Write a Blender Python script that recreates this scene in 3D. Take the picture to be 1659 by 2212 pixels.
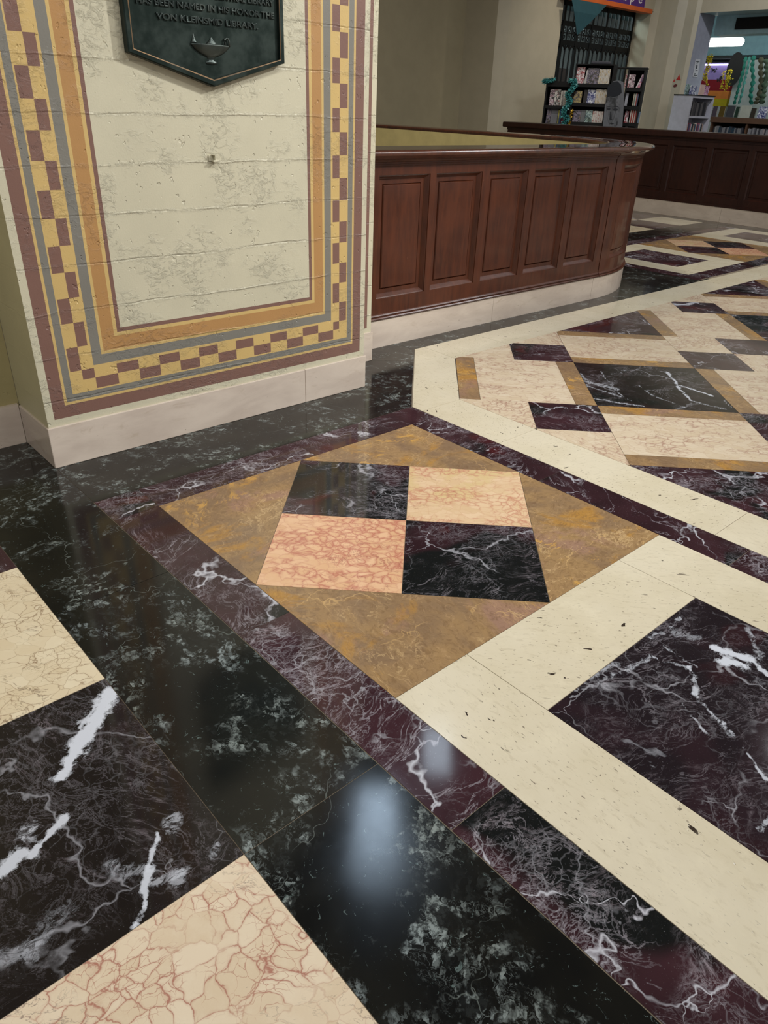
import bpy, bmesh, math, random
from mathutils import Vector, Matrix

# ---------------------------------------------------------------- scene, camera, light
S = 1.3                                   # metres per layout unit (side of the gold square inlay)
sc = bpy.context.scene
for o in list(bpy.data.objects):
    bpy.data.objects.remove(o)
col = sc.collection
sc.view_settings.view_transform = 'Standard'
sc.view_settings.look = 'None'
sc.view_settings.gamma = 1.0
sc.view_settings.use_curve_mapping = False
sc.view_settings.exposure = 0.0

CP = Vector((-0.7576, -0.7638, 1.0244))
RT = ((0.74571838, -0.66542622, 0.03334742),
      (-0.30444842, -0.38484976, -0.87132188),
      (0.59263417, 0.63960817, -0.4895775))
cam_d = bpy.data.cameras.new('camera')
cam = bpy.data.objects.new('camera', cam_d)
col.objects.link(cam)
r0, r1, r2 = [Vector(r) for r in RT]
M3 = Matrix((r0, -r1, -r2)).transposed()
cam.matrix_world = Matrix.Translation(CP * S) @ M3.to_4x4()
cam_d.sensor_fit = 'HORIZONTAL'
cam_d.sensor_width = 36.0
cam_d.lens = 36.0 * 1573.0 / 1659.0
cam_d.clip_start = 0.02
cam_d.clip_end = 100
sc.camera = cam

world = bpy.data.worlds.new('world')
sc.world = world
world.use_nodes = True
world.node_tree.nodes['Background'].inputs[0].default_value = (1.0, 0.97, 0.93, 1)
world.node_tree.nodes['Background'].inputs[1].default_value = 0.42

def light(name, kind, loc, target, power, color=(1, 1, 1), **kw):
    d = bpy.data.lights.new(name, kind)
    d.energy = power
    d.color = color
    for k, v in kw.items():
        setattr(d, k, v)
    o = bpy.data.objects.new(name, d)
    col.objects.link(o)
    o.location = Vector(loc) * S
    dirv = (Vector(target) - Vector(loc))
    o.rotation_euler = dirv.to_track_quat('-Z', 'Y').to_euler()
    return o

light('key_spot', 'SPOT', (4.4, -1.6, 3.7), (0.6, 1.4, 0.75), 1350, (1.0, 0.99, 0.96),
      spot_size=math.radians(48), spot_blend=0.9, shadow_soft_size=0.16)
light('hall_downlight', 'SPOT', (2.4, -1.6, 4.3), (1.8, 0.6, 0), 430, (1.0, 0.985, 0.95),
      spot_size=math.radians(95), spot_blend=1.0, shadow_soft_size=0.3)
light('hall_downlight', 'SPOT', (5.6, -1.2, 4.3), (5.0, 1.2, 0), 480, (1.0, 0.96, 0.9),
      spot_size=math.radians(85), spot_blend=1.0, shadow_soft_size=0.3)
light('hall_downlight', 'SPOT', (-1.6, -2.4, 4.3), (-0.6, -0.4, 0), 520, (1.0, 0.985, 0.95),
      spot_size=math.radians(95), spot_blend=1.0, shadow_soft_size=0.3)
light('niche_downlight', 'SPOT', (10.2, 4.6, 4.2), (10.6, 7.2, 1.6), 330, (1.0, 0.9, 0.76),
      spot_size=math.radians(80), spot_blend=1.0, shadow_soft_size=0.15)

light('stair_fill', 'SPOT', (2.4, 3.6, 4.3), (4.4, 4.6, .5), 700, (1.0, 0.93, 0.78), spot_size=math.radians(110), spot_blend=1.0, shadow_soft_size=0.25)  # added fill, brightens the parapet's inner wall and the wall behind
light('opening_fill', 'SPOT', (10.6, 4.2, 4.3), (14.2, 5.6, 2.3), 620, (.95, 0.97, 1.0), spot_size=math.radians(75), spot_blend=1.0, shadow_soft_size=0.15)  # unseen fill added to lift the teal bulkhead and right wall
light('rack_fill', 'SPOT', (7.3, 4.4, 4.3), (9.8, 6.2, 1.1), 330, (1.0, 0.97, 0.93), spot_size=math.radians(60), spot_blend=1.0, shadow_soft_size=0.12)  # added to brighten the book racks, no visible fitting

# ---------------------------------------------------------------- helpers
def link(o, parent=None):
    col.objects.link(o)
    if parent is not None:
        o.parent = parent
        o.matrix_parent_inverse = parent.matrix_world.inverted()
    return o

def tag(o, label=None, cat=None, group=None, kind=None):
    if label: o['label'] = label
    if cat: o['category'] = cat
    if group: o['group'] = group
    if kind: o['kind'] = kind
    return o

def empty(name, loc=(0, 0, 0)):
    o = bpy.data.objects.new(name, None)
    o.empty_display_size = 0.1
    o.location = Vector(loc) * S
    o.matrix_world = Matrix.Translation(Vector(loc) * S)
    col.objects.link(o)
    return o

class MB:
    """collects faces in layout units, builds one mesh object (metres)"""
    def __init__(self):
        self.v = []; self.f = []; self.m = []; self.slab = []; self.sm = []
    def poly(self, pts, m=0, slab=None, smooth=False):
        b = len(self.v)
        self.v += [tuple(p) for p in pts]
        self.f.append(tuple(range(b, b + len(pts)))); self.m.append(m)
        self.slab.append(slab or (0, 0, 0)); self.sm.append(smooth)
    def box(self, x0, x1, y0, y1, z0, z1, m=0, slab=None):
        p = [(x, y, z) for z in (z0, z1) for y in (y0, y1) for x in (x0, x1)]
        for q in ((0, 2, 3, 1), (4, 5, 7, 6), (0, 1, 5, 4), (2, 6, 7, 3), (0, 4, 6, 2), (1, 3, 7, 5)):
            self.poly([p[i] for i in q], m, slab)
    def obox(self, c, ax, ay, az, m=0):
        c = Vector(c); ax = Vector(ax); ay = Vector(ay); az = Vector(az)
        p = [c + ax * i + ay * j + az * k for k in (-1, 1) for j in (-1, 1) for i in (-1, 1)]
        for q in ((0, 2, 3, 1), (4, 5, 7, 6), (0, 1, 5, 4), (2, 6, 7, 3), (0, 4, 6, 2), (1, 3, 7, 5)):
            self.poly([p[i] for i in q], m)
    def grid(self, rows, m=0, smooth=True, closed=False):
        """rows: list of lists of points (same length)"""
        b = len(self.v); n = len(rows[0])
        for r in rows: self.v += [tuple(p) for p in r]
        for i in range(len(rows) - 1):
            for j in range(n if closed else n - 1):
                k = (j + 1) % n
                self.f.append((b + i * n + j, b + i * n + k, b + (i + 1) * n + k, b + (i + 1) * n + j))
                self.m.append(m); self.slab.append((0, 0, 0)); self.sm.append(smooth)
    def tube(self, pts, r, seg=8, m=0):
        pts = [Vector(p) for p in pts]
        rows = []
        for i, p in enumerate(pts):
            t = (pts[min(i + 1, len(pts) - 1)] - pts[max(i - 1, 0)]).normalized()
            a = t.orthogonal().normalized() if abs(t.z) > .95 else t.cross(Vector((0, 0, 1))).normalized()
            b2 = t.cross(a)
            rr = r[i] if isinstance(r, (list, tuple)) else r
            rows.append([p + a * math.cos(k * 2 * math.pi / seg) * rr + b2 * math.sin(k * 2 * math.pi / seg) * rr for k in range(seg)])
        self.grid(rows, m, True, True)
        self.poly(rows[0], m); self.poly(rows[-1][::-1], m)
    def build(self, name, mats, parent=None, bevel=0, slab=False, weld=True):
        me = bpy.data.meshes.new(name)
        me.from_pydata([(x * S, y * S, z * S) for x, y, z in self.v], [], self.f)
        if not isinstance(mats, (list, tuple)): mats = [mats]
        for mt in mats: me.materials.append(mt)
        for i, p in enumerate(me.polygons):
            p.material_index = self.m[i]
            p.use_smooth = self.sm[i]
        if slab:
            at = me.attributes.new('slab', 'FLOAT_VECTOR', 'FACE')
            for i, s in enumerate(self.slab): at.data[i].vector = s
        if weld and not slab:
            bm = bmesh.new(); bm.from_mesh(me)
            bmesh.ops.remove_doubles(bm, verts=bm.verts, dist=1e-6)
            bmesh.ops.recalc_face_normals(bm, faces=bm.faces)
            bm.to_mesh(me); bm.free()
        o = bpy.data.objects.new(name, me)
        if parent is not None:
            col.objects.link(o)
            o.parent = parent
            o.matrix_parent_inverse = Matrix.Translation(-parent_world(parent))
        else:
            col.objects.link(o)
        if bevel:
            md = o.modifiers.new('bevel', 'BEVEL'); md.width = bevel * S; md.segments = 2
            md.limit_method = 'ANGLE'; md.angle_limit = math.radians(40)
        return o

def parent_world(o):
    t = Vector((0, 0, 0))
    while o is not None:
        t += Vector(o.location) if o.type == 'EMPTY' else Vector((0, 0, 0))
        o = o.parent
    return t

# ray helper: where the view line through a photo pixel meets the plane axis=val (layout units)
def at(u, v, axis, val):
    d = r0 * ((u - 829.5) / 1573.0) + r1 * ((v - 1106.0) / 1573.0) + r2
    k = (val - CP[axis]) / d[axis]
    return CP + d * k

# ---------------------------------------------------------------- material node helpers
class NT:
    def __init__(self, name):
        self.mat = bpy.data.materials.new(name); self.mat.use_nodes = True
        self.nt = self.mat.node_tree; self.n = self.nt.nodes; self.n.clear()
        self.out = self.n.new('ShaderNodeOutputMaterial')
        self.b = self.n.new('ShaderNodeBsdfPrincipled')
        self.l(self.b.outputs[0], self.out.inputs[0])
    def l(self, a, b): self.nt.links.new(a, b)
    def set(self, sock, v):
        if isinstance(v, bpy.types.NodeSocket): self.l(v, sock)
        elif isinstance(v, (tuple, list)):
            sock.default_value = tuple(v) + ((1,) if len(v) == 3 and sock.type == 'RGBA' else ())
        else: sock.default_value = v
    def pos(self):
        return self.n.new('ShaderNodeTexCoord').outputs['Object']
    def slabpos(self):
        """object position, turned and shifted per slab"""
        at_ = self.n.new('ShaderNodeAttribute'); at_.attribute_name = 'slab'; at_.attribute_type = 'GEOMETRY'
        sep = self.n.new('ShaderNodeSeparateXYZ'); self.l(at_.outputs['Vector'], sep.inputs[0])
        cmb = self.n.new('ShaderNodeCombineXYZ'); self.l(sep.outputs[0], cmb.inputs[0]); self.l(sep.outputs[1], cmb.inputs[1])
        rot = self.n.new('ShaderNodeVectorRotate'); rot.rotation_type = 'Z_AXIS'
        self.l(self.pos(), rot.inputs['Vector']); self.l(sep.outputs[2], rot.inputs['Angle'])
        return self.vadd(rot.outputs[0], cmb.outputs[0])
    def vadd(self, a, b):
        m = self.n.new('ShaderNodeVectorMath'); m.operation = 'ADD'
        self.set(m.inputs[0], a); self.set(m.inputs[1], b); return m.outputs[0]
    def vscale(self, a, s):
        m = self.n.new('ShaderNodeVectorMath'); m.operation = 'MULTIPLY'
        self.set(m.inputs[0], a); self.set(m.inputs[1], s if isinstance(s, tuple) else (s, s, s)); return m.outputs[0]
    def noise(self, vec, scale, detail=4, rough=.55, dist=0, col=False):
        t = self.n.new('ShaderNodeTexNoise'); self.l(vec, t.inputs['Vector'])
        t.inputs['Scale'].default_value = scale; t.inputs['Detail'].default_value = detail
        t.inputs['Roughness'].default_value = rough; t.inputs['Distortion'].default_value = dist
        return t.outputs['Color' if col else 'Fac']
    def warp(self, vec, scale, amp, detail=3):
        c = self.noise(vec, scale, detail, .6, 0, True)
        m = self.n.new('ShaderNodeVectorMath'); m.operation = 'MULTIPLY_ADD'
        self.l(c, m.inputs[0]); m.inputs[1].default_value = (amp,) * 3
        h = self.n.new('ShaderNodeVectorMath'); h.operation = 'SUBTRACT'
        self.l(vec, h.inputs[0]); h.inputs[1].default_value = (amp / 2,) * 3
        self.l(h.outputs[0], m.inputs[2]); return m.outputs[0]
    def edge(self, vec, scale, rnd=1.0):
        t = self.n.new('ShaderNodeTexVoronoi'); t.feature = 'DISTANCE_TO_EDGE'
        self.l(vec, t.inputs['Vector']); t.inputs['Scale'].default_value = scale; t.inputs['Randomness'].default_value = rnd
        return t.outputs['Distance']
    def cell(self, vec, scale):
        t = self.n.new('ShaderNodeTexVoronoi'); t.feature = 'F1'
        self.l(vec, t.inputs['Vector']); t.inputs['Scale'].default_value = scale
        return t.outputs['Color']
    def mr(self, v, a, b, c=0.0, d=1.0, smooth=True):
        t = self.n.new('ShaderNodeMapRange'); t.interpolation_type = 'SMOOTHSTEP' if smooth else 'LINEAR'
        self.l(v, t.inputs['Value'])
        for k, x in zip(('From Min', 'From Max', 'To Min', 'To Max'), (a, b, c, d)): t.inputs[k].default_value = x
        return t.outputs[0]
    def m(self, op, a, b=0.0, clamp=False):
        t = self.n.new('ShaderNodeMath'); t.operation = op; t.use_clamp = clamp
        self.set(t.inputs[0], a); self.set(t.inputs[1], b); return t.outputs[0]
    def mix(self, f, a, b):
        t = self.n.new('ShaderNodeMix'); t.data_type = 'RGBA'
        self.set(t.inputs[0], f)
        self.set(t.inputs[6], a if not isinstance(a, tuple) else a + (1,))
        self.set(t.inputs[7], b if not isinstance(b, tuple) else b + (1,)); return t.outputs[2]
    def bump(self, h, strength=.3, dist=.01, chain=None):
        t = self.n.new('ShaderNodeBump'); t.inputs['Strength'].default_value = strength
        t.inputs['Distance'].default_value = dist; self.l(h, t.inputs['Height'])
        if chain: self.l(chain, t.inputs['Normal'])
        return t.outputs[0]
    def fin(self, color, rough=.4, spec=.5, coat=0, coat_r=.05, normal=None, metal=0):
        self.set(self.b.inputs['Base Color'], color if not isinstance(color, tuple) else color + (1,))
        self.set(self.b.inputs['Roughness'], rough)
        self.b.inputs['Specular IOR Level'].default_value = spec
        self.b.inputs['Metallic'].default_value = metal
        self.b.inputs['Coat Weight'].default_value = coat
        self.b.inputs['Coat Roughness'].default_value = coat_r
        if normal: self.l(normal, self.b.inputs['Normal'])
        return self.mat

def srgb(r, g, b):
    f = lambda c: (c / 255 / 12.92) if c / 255 <= .04045 else ((c / 255 + .055) / 1.055) ** 2.4
    return (f(r), f(g), f(b))

def plain(name, c, rough=.6, spec=.3, metal=0, coat=0):
    t = NT(name)
    n = t.noise(t.pos(), 9, 3)
    k = t.mix(t.mr(n, .3, .7), tuple(x * .93 for x in c), tuple(min(1, x * 1.05) for x in c))
    return t.fin(k, rough, spec, coat, .1, None, metal)

def vein(t, vec, scale, width, warp_s, warp_a, mask=None):
    """thin crack-like lines, 1 on the line"""
    w = t.warp(vec, warp_s, warp_a, 4)
    e = t.edge(w, scale)
    ln = t.mr(e, 0.0, width, 1.0, 0.0)
    if mask is not None: ln = t.m('MULTIPLY', ln, mask)
    return ln

# ---------------------------------------------------------------- marbles
FR = .06      # polish roughness of the floor
def wax(t, p, base=FR):
    return t.mr(t.noise(p, 2.2, 5, .6), .3, .75, base * .8, base * 1.7)

def fil(t, vec, scale, width, detail=8, rough=.6, dist=.6, off=0.0):
    """contour filaments of a noise field, 1 on the line"""
    n = t.noise(vec, scale, detail, rough, dist)
    a = t.m('ABSOLUTE', t.m('SUBTRACT', n, .5 + off))
    return t.mr(a, 0.0, width, 1.0, 0.0)

def m_rosso(name='red_levanto_marble', black=.61, vein_amt=1.0, blot_amt=1.0, segs=(), base=None):
    t = NT(name); p = t.slabpos()
    big = t.noise(p, 1.7, 3, .5, .5)
    plum = t.mix(t.mr(t.noise(p, 3.0, 4), .35, .65), srgb(44, 27, 32), srgb(60, 37, 43))
    c = t.mix(t.mr(big, black - .03, black + .03), plum, srgb(19, 22, 23))
    red = t.mr(t.noise(t.vadd(p, (7, 3, 0)), 3.1, 3, .5, .4), .60, .68, 0, .8)
    c = t.mix(red, c, srgb(70, 26, 28))
    if base: c = t.mix(.75, c, srgb(*base))
    ps = t.vscale(t.warp(p, 1.6, .5, 3), (1.0, 2.4, 1.0))
    m1 = t.mr(t.noise(t.vadd(p, (2, 9, 2)), 2.4, 4, .6, .4), .41, .56)
    m2 = t.mr(t.noise(t.vadd(p, (1, 3, 8)), 2.7, 4, .6, .4), .46, .60)
    m3 = t.mr(t.noise(t.vadd(p, (5, 0, 8)), 3.4, 4, .6), .44, .58)
    # fibrous haze in drifts
    fog = t.mr(t.noise(ps, 4.2, 8, .70, .8), .50, .68)
    fine = t.mr(t.noise(ps, 30, 7, .78, 1.6), .47, .62)
    haze = t.m('MULTIPLY', t.m('MULTIPLY', t.m('MULTIPLY', fog, fine), m1), .85 * vein_amt)
    c = t.mix(haze, c, srgb(164, 152, 160))
    # filaments of three sizes
    f1 = t.m('MULTIPLY', fil(t, ps, 2.2, .0085, 9, .62, .5), m2)
    f2 = t.m('MULTIPLY', fil(t, ps, 6.0, .016, 8, .66, .9, .03), m1)
    f3 = t.m('MULTIPLY', fil(t, p, 13, .022, 6, .7, 1.2, -.02), t.m('MULTIPLY', m1, m3))
    fa = t.m('MAXIMUM', t.m('MULTIPLY', f1, .7), t.m('MAXIMUM', t.m('MULTIPLY', f2, .5), t.m('MULTIPLY', f3, .36)))
    c = t.mix(t.m('MULTIPLY', fa, vein_amt), c, srgb(158, 152, 160))
    # crack veins with varying thickness
    w = t.warp(p, 2.0, .50, 5); w = t.warp(w, 14, .035, 3)
    e = t.edge(w, 2.6)
    wid = t.mr(t.noise(p, 4, 4), .35, .7, .002, .030)
    v1 = t.m('MULTIPLY', t.m('SUBTRACT', 1.0, t.m('DIVIDE', e, wid), True), m3)
    w2 = t.warp(t.warp(p, 4, .25, 4), 22, .02, 3)
    v2 = t.m('MULTIPLY', t.mr(t.edge(w2, 7.5), 0, .022, 1, 0), t.m('MULTIPLY', m2, m1))
    v3 = t.m('MULTIPLY', t.mr(t.edge(w2, 17), 0, .04, 1, 0), t.m('MULTIPLY', m3, m1))
    vv = t.m('MAXIMUM', t.m('MULTIPLY', v1, 1.0), t.m('MAXIMUM', t.m('MULTIPLY', v2, .42), t.m('MULTIPLY', v3, .2)), True)
    c = t.mix(t.m('MULTIPLY', vv, vein_amt), c, srgb(188, 188, 196))
    bn = t.noise(t.vadd(t.vscale(t.warp(p, 6, .12, 4), (1, 2.2, 1)), (4, 4, 4)), 2.6, 7, .62, .5)
    blot = t.m('MULTIPLY', t.mr(bn, .655, .69), .85 * blot_amt)
    c = t.mix(blot, c, srgb(198, 200, 210))
    if segs:
        q0 = t.warp(t.warp(t.pos(), 5, .07, 4), 26, .022, 5)
        nz = t.noise(t.pos(), 30, 5, .75)
        brk_ = t.mr(t.noise(t.vscale(q0, (1, 1.8, 1)), 38, 7, .78, 1.2), .42, .56)
        for (ua, va, ub, vb, wd_, st_) in segs:
            A = at(ua, va, 2, 0.0) * S; B = at(ub, vb, 2, 0.0) * S; BA = B - A
            pa = t.n.new('ShaderNodeVectorMath'); pa.operation = 'SUBTRACT'; t.l(q0, pa.inputs[0]); pa.inputs[1].default_value = tuple(A)
            dt = t.n.new('ShaderNodeVectorMath'); dt.operation = 'DOT_PRODUCT'; t.l(pa.outputs[0], dt.inputs[0]); dt.inputs[1].default_value = tuple(BA)
            hh = t.m('DIVIDE', dt.outputs['Value'], BA.length_squared, True)
            sc_ = t.n.new('ShaderNodeVectorMath'); sc_.operation = 'SCALE'; sc_.inputs[0].default_value = tuple(BA); t.l(hh, sc_.inputs['Scale'])
            df = t.n.new('ShaderNodeVectorMath'); df.operation = 'DISTANCE'; t.l(pa.outputs[0], df.inputs[0]); t.l(sc_.outputs[0], df.inputs[1])
            wv = t.mr(nz, .3, .7, wd_ * .35, wd_ * 1.25)
            ln = t.m('MULTIPLY', t.m('MULTIPLY', t.m('SUBTRACT', 1.0, t.m('DIVIDE', df.outputs['Value'], wv), True), 2.2, True), st_)
            if st_ < .72: ln = t.m('MULTIPLY', ln, brk_)
            c = t.mix(ln, c, srgb(202, 206, 216))
    spk = t.mr(t.noise(p, 210, 2, .5), .66, .72, 0, .22)
    c = t.mix(spk, c, srgb(150, 150, 155))
    return t.fin(c, wax(t, p, .07), .42, 0)

def m_black(name='black_green_marble'):
    t = NT(name); p = t.slabpos()
    c = t.mix(t.mr(t.noise(p, 2.4, 3), .4, .6), srgb(13, 15, 16), srgb(25, 25, 22))
    clump = t.mr(t.noise(p, 4.2, 5, .62, .5), .455, .545)
    clump2 = t.mr(t.noise(t.vadd(p, (9, 2, 2)), 12, 4, .6, .5), .47, .55)
    pw = t.warp(p, 16, .06, 3)
    pv = t.vscale(t.warp(t.warp(p, 12, .05, 3), 60, .012, 3), (1, 1.5, 1))
    def flk(sc_, th):
        cc = t.cell(pv, sc_); sp_ = t.n.new('ShaderNodeSeparateColor'); t.l(cc, sp_.inputs[0])
        return t.m('MULTIPLY', t.mr(sp_.outputs[0], th, th + .02), t.mr(sp_.outputs[1], 0, 1, .25, 1, False))
    fl = t.m('MAXIMUM', flk(32, .74), t.m('MULTIPLY', flk(64, .74), .85))
    fl2 = t.m('MULTIPLY', fil(t, pw, 20, .018, 4, .7, 1.6), .28)
    fl3 = t.mr(t.noise(t.vadd(pw, (3, 3, 3)), 62, 3, .7, 1.2), .56, .62)
    inner_ = t.mr(t.noise(p, 70, 5, .75), .42, .56, .12, 1)
    tot = t.m('MULTIPLY', t.m('MULTIPLY', clump, t.mr(clump2, 0, 1, .06, 1)), t.m('MAXIMUM', t.m('MULTIPLY', t.m('MULTIPLY', fl, inner_), .95), t.m('MAXIMUM', fl2, t.m('MULTIPLY', fl3, .22))))
    hue = t.mix(t.noise(p, 5, 2), srgb(146, 160, 168), srgb(150, 156, 144))
    c = t.mix(t.m('MULTIPLY', tot, .85), c, hue)
    strag = t.mr(t.noise(t.vadd(pw, (8, 8, 0)), 34, 4, .65, 2.4), .64, .70, 0, .65)
    c = t.mix(strag, c, srgb(104, 120, 118))
    w = t.warp(p, 3, .5, 4)
    hair = t.m('MULTIPLY', t.mr(t.edge(w, 2.2), 0, .0045, 1, 0), t.mr(t.noise(p, 3.1, 3), .48, .56, 0, .5))
    c = t.mix(hair, c, srgb(120, 128, 124))
    return t.fin(c, wax(t, p, .095), .40, 0)

def m_gold(name='golden_brown_marble'):
    t = NT(name); p = t.slabpos()
    n1 = t.noise(p, 3.0, 7, .62, .7)
    c = t.mix(t.mr(n1, .38, .62), srgb(132, 108, 84), srgb(156, 126, 88))
    och = t.mr(t.noise(t.vadd(p, (2, 5, 1)), 2.4, 8, .64, 1.0), .53, .62, 0, .8)
    c = t.mix(och, c, srgb(176, 130, 60))
    pk = t.mr(t.noise(t.vadd(p, (9, 1, 4)), 3.2, 6, .6, .6), .55, .66, 0, .6)
    c = t.mix(pk, c, srgb(152, 118, 108))
    pw = t.vscale(t.warp(p, 7, .12, 4), (1, 1.8, 1))
    grit = t.mr(t.noise(pw, 26, 8, .78, 1.3), .47, .62, 0, .5)
    c = t.mix(grit, c, srgb(110, 84, 60))
    lt = t.mr(t.noise(t.vadd(pw, (4, 2, 2)), 20, 8, .78, 1.6), .53, .66, 0, .45)
    c = t.mix(lt, c, srgb(188, 156, 116))
    f = t.m('MULTIPLY', fil(t, t.vadd(pw, (1, 1, 1)), 5, .012, 9, .66, .8), t.mr(t.noise(p, 3, 3), .45, .58, 0, .75))
    c = t.mix(f, c, srgb(206, 176, 130))
    v = t.m('MULTIPLY', t.mr(t.edge(t.warp(t.warp(p, 4, .3, 4), 20, .03, 3), 4.2), 0, .012, 1, 0), t.mr(t.noise(p, 4, 3), .48, .6, 0, .6))
    c = t.mix(v, c, srgb(206, 170, 116))
    gl = t.m('MULTIPLY', t.mr(t.noise(t.vadd(p, (6, 6, 1)), 2.0, 4, .6), .56, .64), t.mr(t.noise(pw, 9, 6, .7, 1.2), .52, .60, 0, .8))
    c = t.mix(gl, c, srgb(206, 160, 84))
    return t.fin(c, wax(t, p, .10), .45, 0)

def m_cream(name='cream_limestone', base=(214, 204, 181)):
    t = NT(name); p = t.slabpos()
    c = t.mix(t.mr(t.noise(p, 2.0, 6, .6), .35, .65), srgb(*base), srgb(base[0] - 8, base[1] - 9, base[2] - 12))
    c = t.mix(t.mr(t.noise(p, 7, 6, .7), .5, .66, 0, .4), c, srgb(base[0] + 8, base[1] + 8, base[2] + 6))
    fz = t.mr(t.noise(t.vscale(p, (1, 2.6, 1)), 24, 6, .72, .4), .52, .66, 0, .30)
    c = t.mix(fz, c, srgb(base[0] - 36, base[1] - 40, base[2] - 44))
    ds = t.mr(t.noise(t.vscale(t.vadd(p, (3, 3, 3)), (1, 2.6, 1)), 60, 2, .5, .3), .66, .70)
    spm = t.m('MULTIPLY', ds, t.mr(t.noise(p, 4, 3), .42, .55, .25, .8))
    c = t.mix(spm, c, srgb(120, 108, 94))
    hol = t.mr(t.noise(t.vscale(t.vadd(p, (1, 6, 3)), (1, 1.9, 1)), 22, 2, .5, .4), .70, .712)
    hol = t.m('MULTIPLY', hol, t.mr(t.noise(t.vadd(p, (8, 6, 3)), 3.3, 2), .5, .54))
    c = t.mix(hol, c, srgb(58, 48, 42))
    h = t.m('SUBTRACT', 1.0, t.m('MAXIMUM', t.m('MULTIPLY', spm, .3), hol))
    return t.fin(c, wax(t, p, .11), .45, 0, normal=t.bump(h, .35, .003))

def m_breccia(name, base, vein_c, dens=.5, scale=13, dark=(120, 84, 66), patch=None, stretch=1.5, thin=.05, wide=.16, wamt=.5):
    t = NT(name); p = t.slabpos()
    q0 = t.warp(t.warp(p, 3.5, .16, 4), 24, .022, 4)
    q = t.vscale(q0, (1, stretch, 1))
    cc = t.cell(q, scale)
    sep = t.n.new('ShaderNodeSeparateColor'); t.l(cc, sep.inputs[0])
    b2 = (base[0] - 10, base[1] - 13, base[2] - 16)
    c = t.mix(sep.outputs[0], srgb(*base), srgb(*b2))
    c = t.mix(t.mr(t.noise(p, 18, 6, .7), .45, .65, 0, .25), c, srgb(base[0] + 6, base[1] + 10, base[2] + 12))
    if patch:
        c = t.mix(t.mr(t.noise(p, 3.1, 5, .6, .5), .47, .58, 0, .75), c, srgb(*patch))
    band = t.vscale(p, (1, 2.6, 1))
    lo = .60 - dens * .22
    msk = t.mr(t.noise(band, 2.6, 5, .62, .6), lo, lo + .12)
    e0 = t.edge(q, scale)
    e1 = t.mr(e0, 0, thin, 1, 0)
    wd = t.mr(e0, 0, wide, 1, 0)
    c = t.mix(t.m('MULTIPLY', t.m('MULTIPLY', wd, msk), wamt), c, srgb(*vein_c))
    c = t.mix(t.m('MULTIPLY', e1, t.m('MAXIMUM', t.m('MULTIPLY', msk, .9), .26)), c, srgb(*vein_c))
    e2 = t.mr(t.edge(q, scale * 2.1), 0, thin * 1.1, 1, 0)
    c = t.mix(t.m('MULTIPLY', e2, t.m('MULTIPLY', msk, t.mr(t.noise(p, 7, 3), .45, .56, 0, .75))), c, srgb(*vein_c))
    e3 = t.m('MULTIPLY', fil(t, t.vscale(q0, (1, 2.2, 1)), 3.4, .006, 8, .62, .4), t.mr(t.noise(p, 4, 3), .46, .58, 0, .8))
    c = t.mix(e3, c, srgb(*dark))
    return t.fin(c, wax(t, p, .10), .45, 0)

def m_base():
    t = NT('baseboard_marble'); p = t.pos()
    ps = t.vscale(p, (1, 1, 3.0))
    c = t.mix(t.mr(t.noise(ps, 3, 6, .62, .5), .3, .7), srgb(204, 190, 176), srgb(188, 173, 160))
    c = t.mix(t.mr(t.noise(ps, 8, 5, .7, .7), .55, .75, 0, .5), c, srgb(170, 152, 132))
    sp = t.mr(t.noise(p, 70, 2), .76, .78, 0, .8)
    c = t.mix(sp, c, srgb(90, 76, 64))
    return t.fin(c, .22, .45)

def m_wood(name='mahogany', c1=(79, 39, 21), c2=(58, 27, 15), rough=.09, coat=.28):
    t = NT(name); p = t.pos()
    g = t.noise(t.vscale(p, (1, 1, .12)), 26, 5, .65, .6)
    g2 = t.noise(t.vscale(p, (1, 1, .05)), 110, 3, .6)
    c = t.mix(t.mr(g, .3, .72), srgb(*c1), srgb(*c2))
    c = t.mix(t.mr(g2, .5, .75, 0, .18), c, srgb(c2[0] * .6, c2[1] * .6, c2[2] * .6))
    c = t.mix(t.mr(t.noise(p, 3.5, 3), .4, .7, 0, .4), c, srgb(c1[0] * 1.15, c1[1] * 1.15, c1[2] * 1.1))
    sc_ = t.mr(t.edge(t.warp(t.vscale(p, (1, 1, .6)), 2, .3, 2), 5.5), 0, .004, 1, 0)
    c = t.mix(t.m('MULTIPLY', sc_, t.mr(t.noise(p, 9, 4, .6), .62, .68, 0, .6)), c, srgb(170, 130, 104))
    return t.fin(c, t.mr(t.noise(p, 6, 4), .3, .7, .38, .5), .25, coat, rough)

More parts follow.
